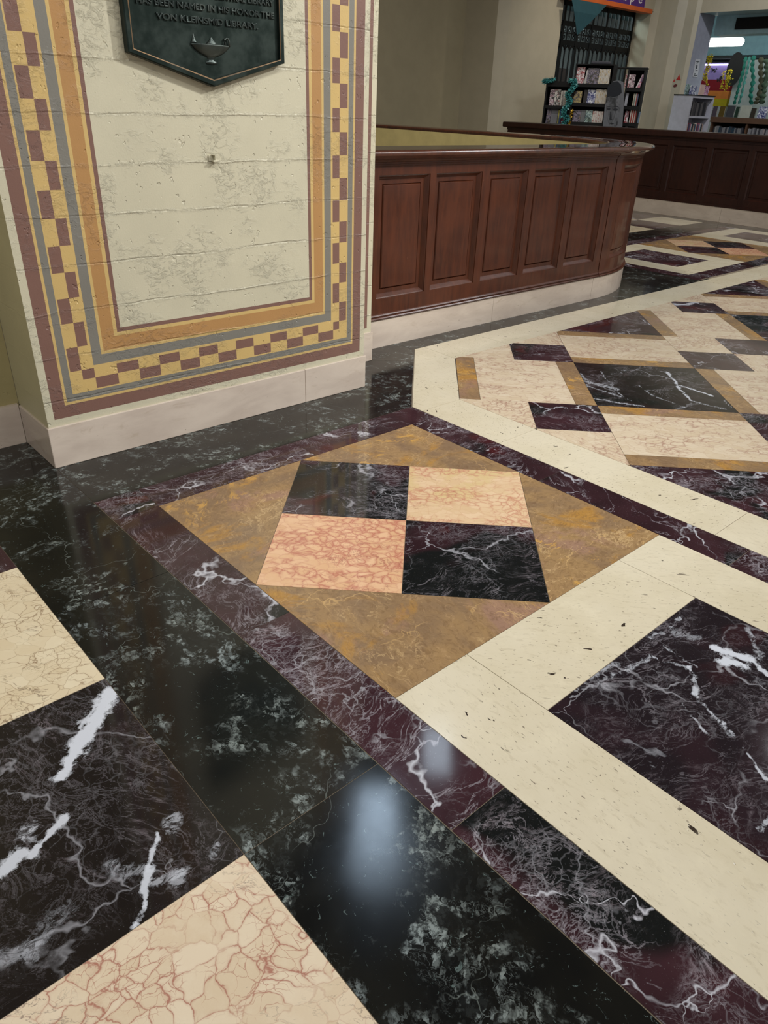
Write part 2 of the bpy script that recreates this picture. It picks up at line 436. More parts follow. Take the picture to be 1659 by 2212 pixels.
def plaster(name, c, bumpy=1.0, boards=True, rough=.42):
    """rough board-marked plaster under thick paint"""
    t = NT(name); p = t.pos()
    cc = t.mix(t.mr(t.noise(p, 5, 4), .3, .7), tuple(x * .94 for x in c), c)
    h0 = t.noise(p, 150, 4, .7)
    crk = t.noise(t.vscale(p, (1, 1, 1.5)), 26, 7, .72, .8)
    patchm = t.mr(t.noise(t.vadd(p, (2, 2, 2)), 4.2, 4, .6), .46, .60)
    h1 = t.m('MULTIPLY', t.mr(crk, .47, .60), patchm)
    pits = t.mr(t.noise(t.vscale(t.vadd(p, (5, 5, 5)), (1, 1, .8)), 42, 2, .5), .68, .73, 0, 1)
    h = t.m('ADD', t.m('MULTIPLY', h0, .22), t.m('MULTIPLY', h1, .42))
    h = t.m('SUBTRACT', h, t.m('MULTIPLY', pits, .8))
    if boards:
        sep = t.n.new('ShaderNodeSeparateXYZ'); t.l(p, sep.inputs[0])
        zz = t.m('ADD', sep.outputs[2], t.mr(t.noise(p, 1.3, 5, .7), 0.3, .7, -.010, .010, False))
        ph = t.m('PINGPONG', t.m('ADD', zz, -0.4634 * S), 0.0642 * S)
        sgn = t.mr(t.noise(t.vadd(p, (0, 0, 5)), 2.2, 3, .6), .42, .58, -1, 1)
        step = t.mr(ph, 0, .005, 1, 0)
        jag = t.m('MULTIPLY', t.mr(ph, 0, .014, 1, 0), t.mr(t.noise(p, 60, 5, .8), .44, .62))
        h = t.m('ADD', h, t.m('MULTIPLY', t.m('MULTIPLY', step, sgn), .75))
        h = t.m('ADD', h, t.m('MULTIPLY', jag, .45))
    return t.fin(cc, rough, .4, normal=t.bump(h, .85 * bumpy, .0036))

ROSSO = m_rosso(); BLACKV = m_rosso('black_levanto_marble', .47, .62, .8)
TILE_L = m_rosso('black_levanto_bold_vein', .40, .42, .3, [(236, 1495, 165, 1615, .034, 1), (165, 1615, 122, 1680, .022, 1), (205, 1520, 170, 1570, .012, .8), (135, 1765, 75, 1840, .016, .9),
    (45, 1840, 0, 1890, .022, .9), (70, 1785, 62, 1800, .022, .7), (340, 1800, 325, 1880, .010, .9), (325, 1880, 310, 1960, .014, .9), (310, 1960, 282, 2008, .014, 1), (330, 1905, 395, 1890, .016, .5),
    (395, 1890, 385, 1915, .020, .45), (240, 1870, 320, 1885, .02, .35), (375, 1760, 365, 1790, .022, .5), (0, 2060, 60, 2040, .03, .3), (60, 2040, 130, 1960, .03, .25), (465, 1820, 460, 1850, .012, .5)], (28, 22, 23))
TILE_R = m_rosso('plum_levanto_bold_vein', .50, .55, .3, [(1545, 1405, 1620, 1425, .026, 1), (1560, 1430, 1600, 1440, .026, 1), (1620, 1425, 1659, 1460, .012, .9), (1485, 1440, 1500, 1500, .012, .8),
    (1500, 1500, 1590, 1600, .010, .7), (1290, 1470, 1400, 1415, .012, .6), (1400, 1415, 1490, 1440, .008, .7), (1250, 1470, 1330, 1430, .012, .5), (1340, 1370, 1440, 1368, .010, .6), (1440, 1368, 1475, 1330, .008, .6),
    (1455, 1365, 1505, 1375, .02, .35), (1480, 1520, 1530, 1590, .006, .7), (1395, 1365, 1500, 1440, .006, .6), (1560, 1560, 1659, 1680, .008, .8), (1640, 1790, 1659, 1770, .012, .7), (1620, 1360, 1640, 1420, .014, .5)], (34, 26, 32))
CHK_A = m_rosso('black_levanto_swirl', .55, .5, .3, [(645, 1060, 700, 1075, .010, .8), (675, 1070, 750, 1100, .026, .9), (700, 1075, 720, 1112, .016, .8), (750, 1010, 830, 1070, .014, .75), (770, 1010, 870, 1045, .012, .7),
    (780, 1010, 870, 1025, .014, .6), (800, 1055, 795, 1095, .012, .75), (745, 1105, 865, 1090, .012, .7), (745, 1070, 740, 1090, .008, .7), (695, 1025, 745, 1055, .008, .7), (820, 1070, 868, 1110, .016, .5), (690, 1050, 800, 1050, .005, .5)], (30, 22, 24))
CHK_B = m_rosso('black_levanto_branching', .50, .4, .2, [(918, 1135, 945, 1215, .010, .75), (965, 1135, 945, 1205, .007, .8), (945, 1205, 950, 1235, .008, .7), (1045, 1145, 1068, 1242, .008, .9), (868, 1232, 930, 1240, .020, .85), (870, 1245, 925, 1262, .018, .7),
    (868, 1280, 930, 1285, .014, .8), (930, 1240, 1130, 1250, .007, .9), (950, 1255, 1165, 1270, .008, .8), (1130, 1250, 1155, 1220, .006, .9), (1155, 1220, 1130, 1185, .005, .8), (1020, 1175, 985, 1220, .005, .7), (1055, 1265, 1115, 1302, .008, .7),
    (870, 1165, 930, 1215, .004, .6), (1000, 1140, 1030, 1170, .004, .6), (1070, 1205, 1105, 1193, .004, .6), (1060, 1142, 1145, 1175, .010, .35)], (20, 17, 18))
OCT_B = m_rosso('black_green_levanto', .62, .5, .2, [(1250, 822, 1330, 840, .030, .6), (1255, 830, 1360, 865, .014, .7), (1270, 858, 1390, 878, .012, .7), (1345, 805, 1400, 850, .008, .7), (1440, 803, 1490, 865, .014, .8), (1460, 830, 1540, 855, .012, .8),
    (1300, 800, 1320, 835, .006, .6), (1250, 808, 1275, 825, .022, .5), (1345, 800, 1440, 802, .006, .6), (1330, 845, 1350, 862, .010, .5), (1400, 850, 1480, 880, .012, .5), (1490, 865, 1570, 885, .014, .5), (1395, 842, 1450, 843, .004, .6)], (18, 24, 22)); BLACK = m_black(); GOLD = m_gold(); CREAM = m_cream()
PINK = m_breccia('rose_breccia_marble', (222, 182, 146), (184, 118, 98), .95, 24, (146, 86, 74), None, 1.45, .07, .26, .55)
PINKY = m_breccia('yellow_rose_breccia_marble', (220, 192, 158), (192, 136, 110), .85, 24, (150, 92, 72), (208, 184, 134), 1.5, .06, .22, .5)
PEACH = m_breccia('peach_crackle_marble', (224, 207, 182), (170, 114, 98), .85, 20, (130, 114, 106), None, 1.25, .035, .12, .25)
SAND = m_breccia('sand_crackle_marble', (220, 206, 178), (148, 124, 98), .80, 21, (118, 100, 82), None, 1.2, .028, .10, .12)
PALE = m_breccia('pale_veined_marble', (213, 197, 173), (168, 134, 116), .70, 17, (150, 118, 100), None, 1.9, .06, .20, .3)
GROUT = plain('grout', srgb(120, 108, 92), .8)
BASEM = m_base(); WOOD = m_wood()
WOODTOP = m_wood('mahogany_rail', (78, 39, 23), (46, 21, 14), .045, 1.0)
WOODFAR = m_wood('mahogany_shade_tone', (50, 24, 17), (36, 16, 12), .3, .2)  # same mahogany, darkened to paint in the far counter's shade

# ---------------------------------------------------------------- floor
R2 = math.sqrt(2)
def st(s, t): return ((s + t) / R2, (s - t) / R2)
def clip(poly, a, b, c):
    """keep a*x+b*y<=c"""
    out = []
    for i, p in enumerate(poly):
        q = poly[(i + 1) % len(poly)]
        dp = a * p[0] + b * p[1] - c; dq = a * q[0] + b * q[1] - c
        if dp <= 0: out.append(p)
        if (dp < 0 < dq) or (dq < 0 < dp):
            k = dp / (dp - dq); out.append((p[0] + (q[0] - p[0]) * k, p[1] + (q[1] - p[1]) * k))
    return out
def area(poly):
    return sum(poly[i][0] * poly[(i + 1) % len(poly)][1] - poly[(i + 1) % len(poly)][0] * poly[i][1] for i in range(len(poly))) / 2
def inset(poly, d):
    if area(poly) < 0: poly = poly[::-1]
    out = poly
    n = len(poly)
    for i in range(n):
        x0, y0 = poly[i]; x1, y1 = poly[(i + 1) % n]
        L = math.hypot(x1 - x0, y1 - y0)
        if L < 1e-6: continue
        nx, ny = (y1 - y0) / L, -(x1 - x0) / L
        out = clip(out, nx, ny, nx * x0 + ny * y0 - d)
        if len(out) < 3: return []
    return out

GAP = .00075
rs = random.Random(5)
slabs = {}
def slab(part, mat, poly, seed=None, ang=None, gap=GAP):
    poly = inset(poly, gap)
    if len(poly) < 3 or abs(area(poly)) < 1e-5: return
    s = (rs.uniform(-40, 40), rs.uniform(-40, 40), rs.choice((0, .3, .8, 1.57, 2.2)) if ang is None else ang)
    if seed: s = (seed[0], seed[1], s[2])
    slabs.setdefault(part, []).append((poly, mat, s))
def rect(x0, x1, y0, y1): return [(x0, y0), (x1, y0), (x1, y1), (x0, y1)]

# gold square with the turned checker inside
g4 = [(0, .5), (.5, 1), (1, .5), (.5, 0)]
for k, tri in enumerate(([(0, .5), (0, 1), (.5, 1)], [(.5, 1), (1, 1), (1, .5)], [(1, .5), (1, 0), (.5, 0)], [(.5, 0), (0, 0), (0, .5)])):
    slab('gold_square_border', GOLD, tri)
slab('checker_inlay', BLACKV, [(0.25, .75), (.5, 1), (.75, .75), (.5, .5)], (3.1, 2.2), .8)
slab('checker_inlay', PINKY, [(.5, .5), (.75, .75), (1, .5), (.75, .25)], None, .785)
slab('checker_inlay', BLACKV, [(.5, .5), (.75, .25), (.5, 0), (.25, .25)], (13.7, 4.9), .2)
slab('checker_inlay', PINK, [(.5, .5), (.25, .25), (0, .5), (.25, .75)], None, .785)
# NB order of squares: top = (.25..,.75) etc. (checker turned by 45 degrees)

# dark red band round it
for y0, y1 in ((.36, 1.0), (-.28, .36), (-.9, -.28)[::1], (-1.6, -.9)): slab('dark_red_band', ROSSO, rect(-.133, 0, y0, y1))
slab('dark_red_band', ROSSO, [(-.133, 1.131), (-.133, 1.0), (0, 1.0), (.0, 1.131)])
slab('dark_red_band', ROSSO, rect(0, .56, 1, 1.131)); slab('dark_red_band', ROSSO, rect(.56, 1.122, 1, 1.131))
for y0, y1 in ((.42, 1.0), (-.2, .42), (-.9, -.2), (-1.6, -.9)): slab('dark_red_band', ROSSO, rect(1, 1.124, y0, y1))
# cream frame and dark panel below the gold square
slab('cream_panel_frame', CREAM, rect(0, .207, -.9, 0)); slab('cream_panel_frame', CREAM, rect(.207, .795, -.215, 0))
slab('cream_panel_frame', CREAM, rect(.795, 1, -.9, 0)); slab('cream_panel_frame', CREAM, rect(0, 1, -1.1, -.9))
slab('dark_veined_panel', TILE_R, rect(.207, .795, -.9, -.215), (21.3, 8.4), .5)
slab('gold_square_border', GOLD, rect(0, 1, -1.6, -1.1))
# left black border
for y0, y1 in ((.681, 1.68), (-.1, .681), (-.88, -.1), (-1.66, -.88)): slab('black_border', BLACK, rect(-.411, -.134, y0, y1))
slab('black_border', BLACK, rect(-.134, 1.123, 1.132, 1.42))
slab('black_border', BLACK, [(1.123, 1.42), (1.123, 1.13), (1.263, 1.275)])
slab('black_border', BLACK, [(1.123, 1.42), (1.263, 1.275), (1.515, 1.527), (1.379, 1.667), (1.123, 1.667)])
slab('black_border', BLACK, [(1.379, 1.667), (1.515, 1.527), (1.65, 1.663), (1.65, 1.81), (1.379, 1.81)])
slab('black_border', BLACK, rect(1.65, 3.3, 1.672, 2.0)); slab('black_border', BLACK, rect(3.3, 4.475, 1.672, 2.95))
slab('black_border', BLACK, rect(4.475, 4.6, 1.672, 1.69))
# checker of big squares on the left
cs = .514
for i in range(4):
    x1 = -.411 - cs * i
    for j in range(-3, 2):
        y0 = -.1 + cs * j; y1 = min(y0 + cs, 1.44)
        dark = (i + j) % 2 == 0
        if j == 2: dark = i % 2 == 0
        if dark: slab('large_checker', TILE_L if (i, j) == (0, 0) else BLACKV, rect(x1 - cs, x1, y0, y1), (5.2, 31.7) if (i, j) == (0, 0) else None, .9 if (i, j) == (0, 0) else None)
        else: slab('large_checker', (PEACH if j < 0 else SAND), rect(x1 - cs, x1, y0, y1), None, .6)
    slab('large_checker', ROSSO if i % 2 == 0 else SAND, rect(x1 - cs, x1, .928, 1.44))
    slab('black_border', BLACK, rect(x1 - cs, x1, 1.44, 1.68))
# cream ring of the octagon
ci, co = (1.333, 1.073), (1.712, 1.458)
slab('cream_ring', CREAM, [(1.124, 1.128), (1.124, 1.073), ci, co, (1.66, 1.524), (1.65, 1.672)])
CR = slabs['cream_ring']; CR.clear()
slab('cream_ring', CREAM, [(1.124, 1.074), ci, co, (1.656, 1.668), (1.124, 1.128)][0:2] + [co, (1.72, 1.672), (1.66, 1.672), (1.124, 1.128)])
for y0, y1 in ((.691, 1.073), (-.1, .691), (-.9, -.1), (-1.6, -.9)): slab('cream_ring', CREAM, rect(1.124, 1.333, y0, y1))
xs = [1.72, 2.098, 2.88, 3.69, 4.48, 5.3, 6.1, 7.0]
for a, b in zip(xs, xs[1:]): slab('cream_ring', CREAM, [(a - (.008 if a == 1.72 else 0), 1.46), (b, 1.46), (b, 1.672), (a, 1.672)])
# octagon field: 45-degree lattice
PS, BIG = 1.107, .558
G = PS - BIG
W = .084
def octclip(poly):
    poly = clip(poly, -1, 0, -1.333)
    if len(poly) > 2: poly = clip(poly, 0, 1, 1.46)
    if len(poly) > 2: poly = clip(poly, 1, 0, 7.0)
    if len(poly) > 2: poly = clip(poly, 0, -1, 1.6)
    if len(poly) > 2: poly = clip(poly, -1 / R2, 1 / R2, -.1815)
    return poly
def cellp(part, mat, s0, s1, t0, t1, seed=None, ang=None):
    poly = octclip([st(s0, t0), st(s1, t0), st(s1, t1), st(s0, t1)])
    if len(poly) > 2: slab(part, mat, poly, seed, ang)
for i in range(-3, 6):
    for j in range(-2, 7):
        s0 = 1.712 + PS * i; t0 = .733 + PS * j        # big square corner
        s1 = s0 + BIG; t1 = t0 + BIG
        tri = not (i + j) % 2 == 0
        cellp('octagon_field', (OCT_B if (i, j) == (0, 0) else BLACKV) if not tri else ROSSO, s0, s1, t0, t1, (13.2, 9.9) if (i, j) == (0, 0) else None, .5)
        # along t gap (below in t): rect with two gold strips
        ta, tb = t0 - G, t0
        cellp('octagon_field', GOLD, s0, s1, ta, ta + W); cellp('octagon_field', GOLD, s0, s1, tb - W, tb)
        cellp('octagon_field', PALE, s0, s1, ta + W, tb - W, None, .785)
        sa, sb = s0 - G, s0
        cellp('octagon_field', GOLD, sa, sa + W, t0, t1); cellp('octagon_field', GOLD, sb - W, sb, t0, t1)
        cellp('octagon_field', PALE, sa + W, sb - W, t0, t1, None, .785)
        h = G / 2
        for a in (0, 1):
            for b in (0, 1):
                dark = (a == b) == ((i + j) % 2 == 0)
                cellp('octagon_field', ROSSO if dark else PALE, sa + h * a, sa + h * (a + 1), ta + h * b, ta + h * (b + 1))
# far group: mirrored gold square, frames, checker
slab('dark_red_band', ROSSO, rect(4.475, 7.45, 1.70, 1.838)); slab('dark_red_band', ROSSO, rect(4.475, 4.605, 1.838, 2.95))
slab('dark_red_band', ROSSO, rect(4.605, 7.45, 2.822, 2.95))
slab('cream_panel_frame', CREAM, rect(4.605, 4.82, 1.838, 2.822)); slab('cream_panel_frame', CREAM, rect(4.82, 5.32, 1.838, 2.045))
slab('cream_panel_frame', CREAM, rect(4.82, 5.32, 2.63, 2.822)); slab('cream_panel_frame', CREAM, rect(5.32, 5.525, 1.838, 2.822))
slab('dark_veined_panel', ROSSO, rect(4.82, 5.32, 2.045, 2.63))
X0, Y0 = 5.525, 1.838; q = .984
def fp(a, b): return (X0 + a * q, Y0 + b * q)
for tri in ([(0, .5), (0, 1), (.5, 1)], [(.5, 1), (1, 1), (1, .5)], [(1, .5), (1, 0), (.5, 0)], [(.5, 0), (0, 0), (0, .5)]):
    slab('gold_square_border', GOLD, [fp(*p) for p in tri])
for k, sq in enumerate(([(0.25, .75), (.5, 1), (.75, .75), (.5, .5)], [(.5, .5), (.75, .75), (1, .5), (.75, .25)], [(.5, .5), (.75, .25), (.5, 0), (.25, .25)], [(.5, .5), (.25, .25), (0, .5), (.25, .75)])):
    slab('checker_inlay', (PINKY, BLACKV, PINK, BLACKV)[k], [fp(*p) for p in sq])
slab('cream_panel_frame', CREAM, rect(6.51, 6.75, 1.838, 2.822)); slab('cream_panel_frame', CREAM, rect(6.75, 7.25, 1.838, 2.045))
slab('cream_panel_frame', CREAM, rect(6.75, 7.25, 2.63, 2.822)); slab('cream_panel_frame', CREAM, rect(7.25, 7.45, 1.838, 2.822))
slab('dark_veined_panel', ROSSO, rect(6.75, 7.25, 2.045, 2.63))
slab('black_border', BLACK, rect(4.475, 7.72, 2.95, 3.235)); slab('black_border', BLACK, rect(7.54, 7.72, 3.235, 7.1)); slab('black_border', BLACK, rect(7.45, 7.72, 1.7, 2.95))
slab('black_border', BLACK, rect(7.0, 7.72, -1.6, 1.7))
for i in range(6):
    for j in range(7):
        a = 7.54 - .5 * (i + 1)
        slab('large_checker', ((CREAM if i % 4 == 0 else SAND) if (i + j) % 2 == 0 else ROSSO), rect(a, a + .5, 3.235 + .5 * j, 3.735 + .5 * j))

fl = MB()
fl.box(-3, 18, -3.2, 11, -.08, -.0011)
floor = tag(fl.build('floor', GROUT), kind='structure')
LAB = {'gold_square_border': 'golden brown marble triangles framing the turned checker squares',
       'checker_inlay': 'four pink and black veined marble squares set cornerwise',
       'dark_red_band': 'narrow dark red marble band with white veins',
       'cream_panel_frame': 'plain cream stone frame around a dark panel',
       'dark_veined_panel': 'large black and plum marble panel with white veins',
       'black_border': 'wide black marble border with grey green flecks',
       'large_checker': 'large alternating squares of crackled beige and black veined marble',
       'cream_ring': 'cream stone band edging the octagonal field',
       'octagon_field': 'lattice of pale, golden and dark veined marble pieces'}
for part, lst in slabs.items():
    mats = []
    mb = MB()
    for poly, mt, s in lst:
        if mt not in mats: mats.append(mt)
        k = mats.index(mt)
        mb.poly([(x, y, 0) for x, y in poly], k, s)
        n = len(poly)
        for i in range(n):
            a, b = poly[i], poly[(i + 1) % n]
            mb.poly([(a[0], a[1], -.004), (b[0], b[1], -.004), (b[0], b[1], 0), (a[0], a[1], 0)], k, s)
    o = mb.build(part, mats, floor, slab=True)
    o['label'] = LAB[part]; o['kind'] = 'structure'

# ---------------------------------------------------------------- painted pilaster
PC = {'cream': plaster('cream_plaster', srgb(196, 190, 166)),
      'purple': plaster('plum_paint', srgb(122, 91, 81), .8),
      'yellow': plaster('yellow_paint', srgb(199, 170, 110), .9),
      'grey': plaster('grey_paint', srgb(122, 119, 111), .8),
      'orange': plaster('orange_paint', srgb(173, 131, 82), .9)}
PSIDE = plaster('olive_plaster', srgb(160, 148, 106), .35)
XL, XR, ZB = -.131, 1.120, .131
bands = [(0, .022, 'cream'), (.022, .060, 'purple'), (.060, .068, 'yellow'), (.068, .089, 'grey'), (.089, .0935, 'yellow'),
         (.0935, .158, 'chk'), (.158, .166, 'yellow'), (.166, .195, 'grey'), (.195, .204, 'yellow'), (.204, .243, 'orange'),
         (.243, .254, 'yellow'), (.254, .266, 'purple'), (.266, 9, 'cream')]
ZT = 2.6
brk = [0, .022, .060, .068, .089, .0935, .1275, .158, .166, .195, .204, .243, .254, .266]
xg = set([round(XL + b, 5) for b in brk] + [round(XR - b, 5) for b in brk])
zg = set([round(ZB + b, 5) for b in brk] + [ZT])
PIT = .0715
for k in range(15): xg.add(round(.0345 + PIT * k, 5))
for k in range(33): zg.add(round(.289 + PIT * k, 5))
xg = sorted(xg); zg = sorted(zg)
xg = [x for i, x in enumerate(xg) if i == 0 or x - xg[i - 1] > 1e-4]
zg = [z for i, z in enumerate(zg) if (i == 0 or z - zg[i - 1] > 1e-4) and z <= ZT]
def pcolor(x, z):
    dl, dr, db = x - XL, XR - x, z - ZB
    d = min(dl, dr, db)
    for a, b, n in bands:
        if a <= d < b:
            if n != 'chk': return n
            break
    side = min(dl, dr)
    if db <= .158 and side > .158 or (db < .1275 and side > .0935):
        pass
    # position in the checker ring
    if z >= .289 and side < .158:                     # vertical runs
        row = math.floor((z - .289) / PIT)
        inner = side > .1275
        return 'purple' if (row % 2 == (1 if inner else 0)) else 'yellow'
    if side >= .1275 and side < .166 and z > ZB + .1275 and (x < .0345 or x > .964) : # little corner square
        return 'purple'
    if .0345 <= x <= .9639:
        k = math.floor((x - .0345) / PIT)
        inner = z > ZB + .1275
        return 'purple' if (k % 2 == (1 if inner else 0)) else 'yellow'
    return 'yellow'
pil = empty('painted_pilaster', (.5, 1.55, 0))
tag(pil, 'cream plaster pilaster with painted plum, grey and yellow checkered border', 'pilaster')
mb = MB(); keys = list(PC)
YP = 1.42
vid = {}
for i in range(len(xg) - 1):
    for j in range(len(zg) - 1):
        x0, x1, z0, z1 = xg[i], xg[i + 1], zg[j], zg[j + 1]
        mb.poly([(x0, YP, z0), (x1, YP, z0), (x1, YP, z1), (x0, YP, z1)], keys.index(pcolor((x0 + x1) / 2, (z0 + z1) / 2)))
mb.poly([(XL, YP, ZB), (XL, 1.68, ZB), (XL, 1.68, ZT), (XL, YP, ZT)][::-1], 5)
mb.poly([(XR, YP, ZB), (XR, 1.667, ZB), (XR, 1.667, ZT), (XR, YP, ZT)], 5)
mb.poly([(XL, YP, ZT), (XR, YP, ZT), (XR, 1.68, ZT), (XL, 1.68, ZT)], 0)
mb.build('plaster_face', [PC[k] for k in keys] + [plaster('cream_plaster_side_shade', srgb(192, 184, 148), .35)], pil)  # last material: same cream paint, side-face shade put into the colour
mb = MB()       # set-back strip on the right with its own plum line
for x0, x1, m in ((1.12, 1.31, 0), (1.31, 1.348, 1), (1.348, 1.372, 0)):
    if m == 0: mb.poly([(x0, 1.667, ZB), (x1, 1.667, ZB), (x1, 1.667, ZT), (x0, 1.667, ZT)], 0)
    else:
        mb.poly([(x0, 1.667, ZB + .02), (x1, 1.667, ZB + .02), (x1, 1.667, ZT), (x0, 1.667, ZT)], 1)
        mb.poly([(x0, 1.667, ZB), (x1, 1.667, ZB), (x1, 1.667, ZB + .02), (x0, 1.667, ZB + .02)], 0)
mb.poly([(1.372, 1.667, ZB), (1.372, 2.2, ZB), (1.372, 2.2, ZT), (1.372, 1.667, ZT)], 0)
mb.build('side_strip', [PC['cream'], PC['purple']], pil)
mb = MB()
mb.box(-.137, .8225, 1.413, 1.667, 0, .131); mb.box(.8235, 1.126, 1.413, 1.667, 0, .131)
mb.build('marble_base', BASEM, pil, bevel=.002)
mb = MB(); mb.box(1.1265, 1.379, 1.661, 1.79, 0, .131)
mb.build('marble_base', BASEM, pil, bevel=.002)

# wall to the left of the pilaster
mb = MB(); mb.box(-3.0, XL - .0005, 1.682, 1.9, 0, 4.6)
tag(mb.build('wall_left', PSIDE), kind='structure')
mb = MB(); mb.box(-3.0, -.1375, 1.668, 1.682, 0, .134)
tag(mb.build('baseboard_left', BASEM), kind='structure')

# ---------------------------------------------------------------- bronze plaque
def m_bronze(name, c1, c2, rough):
    t = NT(name); p = t.pos()
    n = t.noise(p, 14, 5, .6)
    return t.fin(t.mix(t.mr(n, .35, .7), srgb(*c1), srgb(*c2)), t.mr(n, .3, .7, rough, rough + .15), .5, metal=.75)
BR = m_bronze('dark_green_bronze', (30, 42, 38), (48, 58, 54), .34)
BRE = m_bronze('worn_bronze_edge', (120, 96, 70), (86, 74, 60), .3)
BRT = m_bronze('raised_bronze', (50, 58, 56), (70, 76, 72), .3)
plq = empty('bronze_plaque', (.507, 1.42, 1.3))
tag(plq, 'dark green bronze memorial plaque with raised lettering and pointed bottom on the pilaster', 'plaque')
def outline(i):
    xl, xr, zs, zt, top = .2545 + i, .7575 - i, 1.1195 + i * .55, 1.0485 + i * 1.08, 1.78 - i
    return [(xl, zs), (.507, zt), (xr, zs), (xr, top), (xl, top)]
def ring(mb, a, ya, b, yb, m):
    for i in range(len(a)):
        j = (i + 1) % len(a)
        mb.poly([(a[i][0], ya, a[i][1]), (a[j][0], ya, a[j][1]), (b[j][0], yb, b[j][1]), (b[i][0], yb, b[i][1])], m)
mb = MB()
Y = 1.418
ring(mb, outline(0), Y, outline(0), Y - .021, 0)
ring(mb, outline(0), Y - .021, outline(.003), Y - .024, 0)
ring(mb, outline(.003), Y - .024, outline(.0135), Y - .024, 0)
ring(mb, outline(.0135), Y - .024, outline(.0165), Y - .0235, 1)
ring(mb, outline(.0165), Y - .0235, outline(.018), Y - .014, 0)
mb.poly([(x, Y - .014, z) for x, z in outline(.018)], 0)
mb.poly([(x, Y, z) for x, z in outline(0)], 0)
mb.build('cast_plate', [BR, BRE], plq, bevel=0)
PY = Y - .014
def text_obj(name, body, size, xc, z, y, mat, parent, width=None, depth=.003, rot=(math.pi / 2, 0, 0)):
    cu = bpy.data.curves.new(name, 'FONT'); cu.body = body; cu.size = size * S; cu.extrude = depth * S / 2
    cu.align_x = 'CENTER'; cu.offset = .0; cu.bevel_depth = 0.0006 * S; cu.bevel_resolution = 1
    tmp = bpy.data.objects.new(name, cu); col.objects.link(tmp)
    bpy.context.view_layer.update()
    dg = bpy.context.evaluated_depsgraph_get()
    me = bpy.data.meshes.new_from_object(tmp.evaluated_get(dg))
    bpy.data.objects.remove(tmp)
    me.materials.clear(); me.materials.append(mat)
    xsv = [v.co.x for v in me.vertices]; w = max(xsv) - min(xsv); cx = (max(xsv) + min(xsv)) / 2
    k = (width * S / w) if width else 1
    M = Matrix.Translation(Vector((xc, y, z)) * S) @ Matrix.Rotation(rot[2], 4, 'Z') @ Matrix.Rotation(rot[0], 4, 'X')
    for v in me.vertices:
        v.co.x = (v.co.x - cx) * k
        v.co = M @ v.co
    o = bpy.data.objects.new(name, me); col.objects.link(o)
    o.parent = parent; o.matrix_parent_inverse = Matrix.Translation(-parent_world(parent))
    return o
for body, z, w, xc in (('VON KLEINSMID LIBRARY.', 1.2005, .322, .509), ('HAS BEEN NAMED IN HIS HONOR THE', 1.2310, .434, .5110),
                       ('COMMISSIONER. THIS CENTRAL LIBRARY', 1.2615, .434, .5110), ('ED AS', 1.292, .062, .69)):
    text_obj('raised_lettering', body, .0205, xc, z, PY - .001, BRT, plq, w, .0045)
mb = MB()
def lathe(mb, xc, z0, prof, y, depth, m=0, seg=20):
    """half-relief: profile (r, dz) turned about a vertical axis, flattened in depth"""
    rows = []
    for r, dz in prof:
        rows.append([(xc + r * math.cos(a), y - depth * r * math.sin(a), z0 + dz) for a in [math.pi * k / seg for k in range(seg + 1)]])
    mb.grid(rows, m)
lathe(mb, .507, 1.1045, [(.0005, 0), (.017, .0005), (.0185, .003), (.017, .0065), (.009, .009), (.0085, .0125), (.013, .015), (.0125, .017),
                        (.02, .019), (.038, .026), (.052, .0345), (.0625, .0445), (.064, .047), (.060, .0485), (.0, .0485)], PY, .22)
lathe(mb, .5115, 1.1535, [(.0165, 0), (.017, .0015), (.0135, .003), (.0138, .0045), (.010, .006), (.0102, .0075), (.006, .0095), (.005, .013), (.003, .0165), (0, .018)], PY, .5)
lathe(mb, .4555, 1.155, [(.009, 0), (.0095, .0015), (.0065, .003), (.007, .005), (.0045, .0065), (.005, .009), (.0028, .012), (.0028, .016), (0, .021)], PY, .6)
mb.tube([(.5535, PY - .004, 1.150 + 0), (.5525, PY - .005, 1.160), (.553, PY - .005, 1.1665), (.5575, PY - .005, 1.1705), (.5635, PY - .005, 1.1695), (.567, PY - .005, 1.164), (.5675, PY - .004, 1.150)], .0026, 8)
lo = mb.build('oil_lamp_relief', BRT, plq)
lo['label'] = 'small raised oil lamp emblem'

# cable clip on the plaster
mb = MB()
mb.box(.482, .5215, 1.4165, 1.42, .8525, .8685)
mb.box(.4905, .5085, 1.404, 1.4165, .8505, .854); mb.box(.4905, .5085, 1.404, 1.4165, .868, .8705); mb.box(.497, .502, 1.404, 1.4165, .854, .868)
mb.box(.489, .51, 1.402, 1.4045, .8505, .8555)
cl = mb.build('cable_clip', PC['cream'], bevel=.0008)
tag(cl, 'small cream painted clip fixed to the plaster below the bronze plaque', 'clip')

# ---------------------------------------------------------------- panelled parapet round the stairwell
RAD = 1.02; XA = 3.337; YF = 1.80; XS = 1.3735; YE = 7.0
LA = RAD * math.pi / 2
def path(s, d=0.0):
    """s along the front face from XA (negative = straight part), d = inward depth -> x,y"""
    if s <= 0: return (XA + s, YF + d)
    if s <= LA:
        a = s / RAD; cx_, cy_ = XA, YF + RAD; r = RAD - d
        return (cx_ + r * math.sin(a), cy_ - r * math.cos(a))
    return (XA + RAD - d, YF + RAD + (s - LA))
def srange(s0, s1):
    pts = [s0]
    step = .05
    for b in (0, LA):
        pass
    k = s0
    grid = sorted(set([s0, s1] + [x for x in [i * LA / 24 for i in range(25)] if s0 < x < s1]))
    return grid
def sweep(mb, s0, s1, prof, m=0, smooth=False, closed=True, caps=True):
    """profile list of (d, z)"""
    rows = [[(*path(s, d), z) for d, z in prof] for s in srange(s0, s1)]
    b = len(mb.f)
    mb.grid(rows, m, smooth, closed)
    if caps:
        mb.poly(rows[0], m); mb.poly(rows[-1][::-1], m)
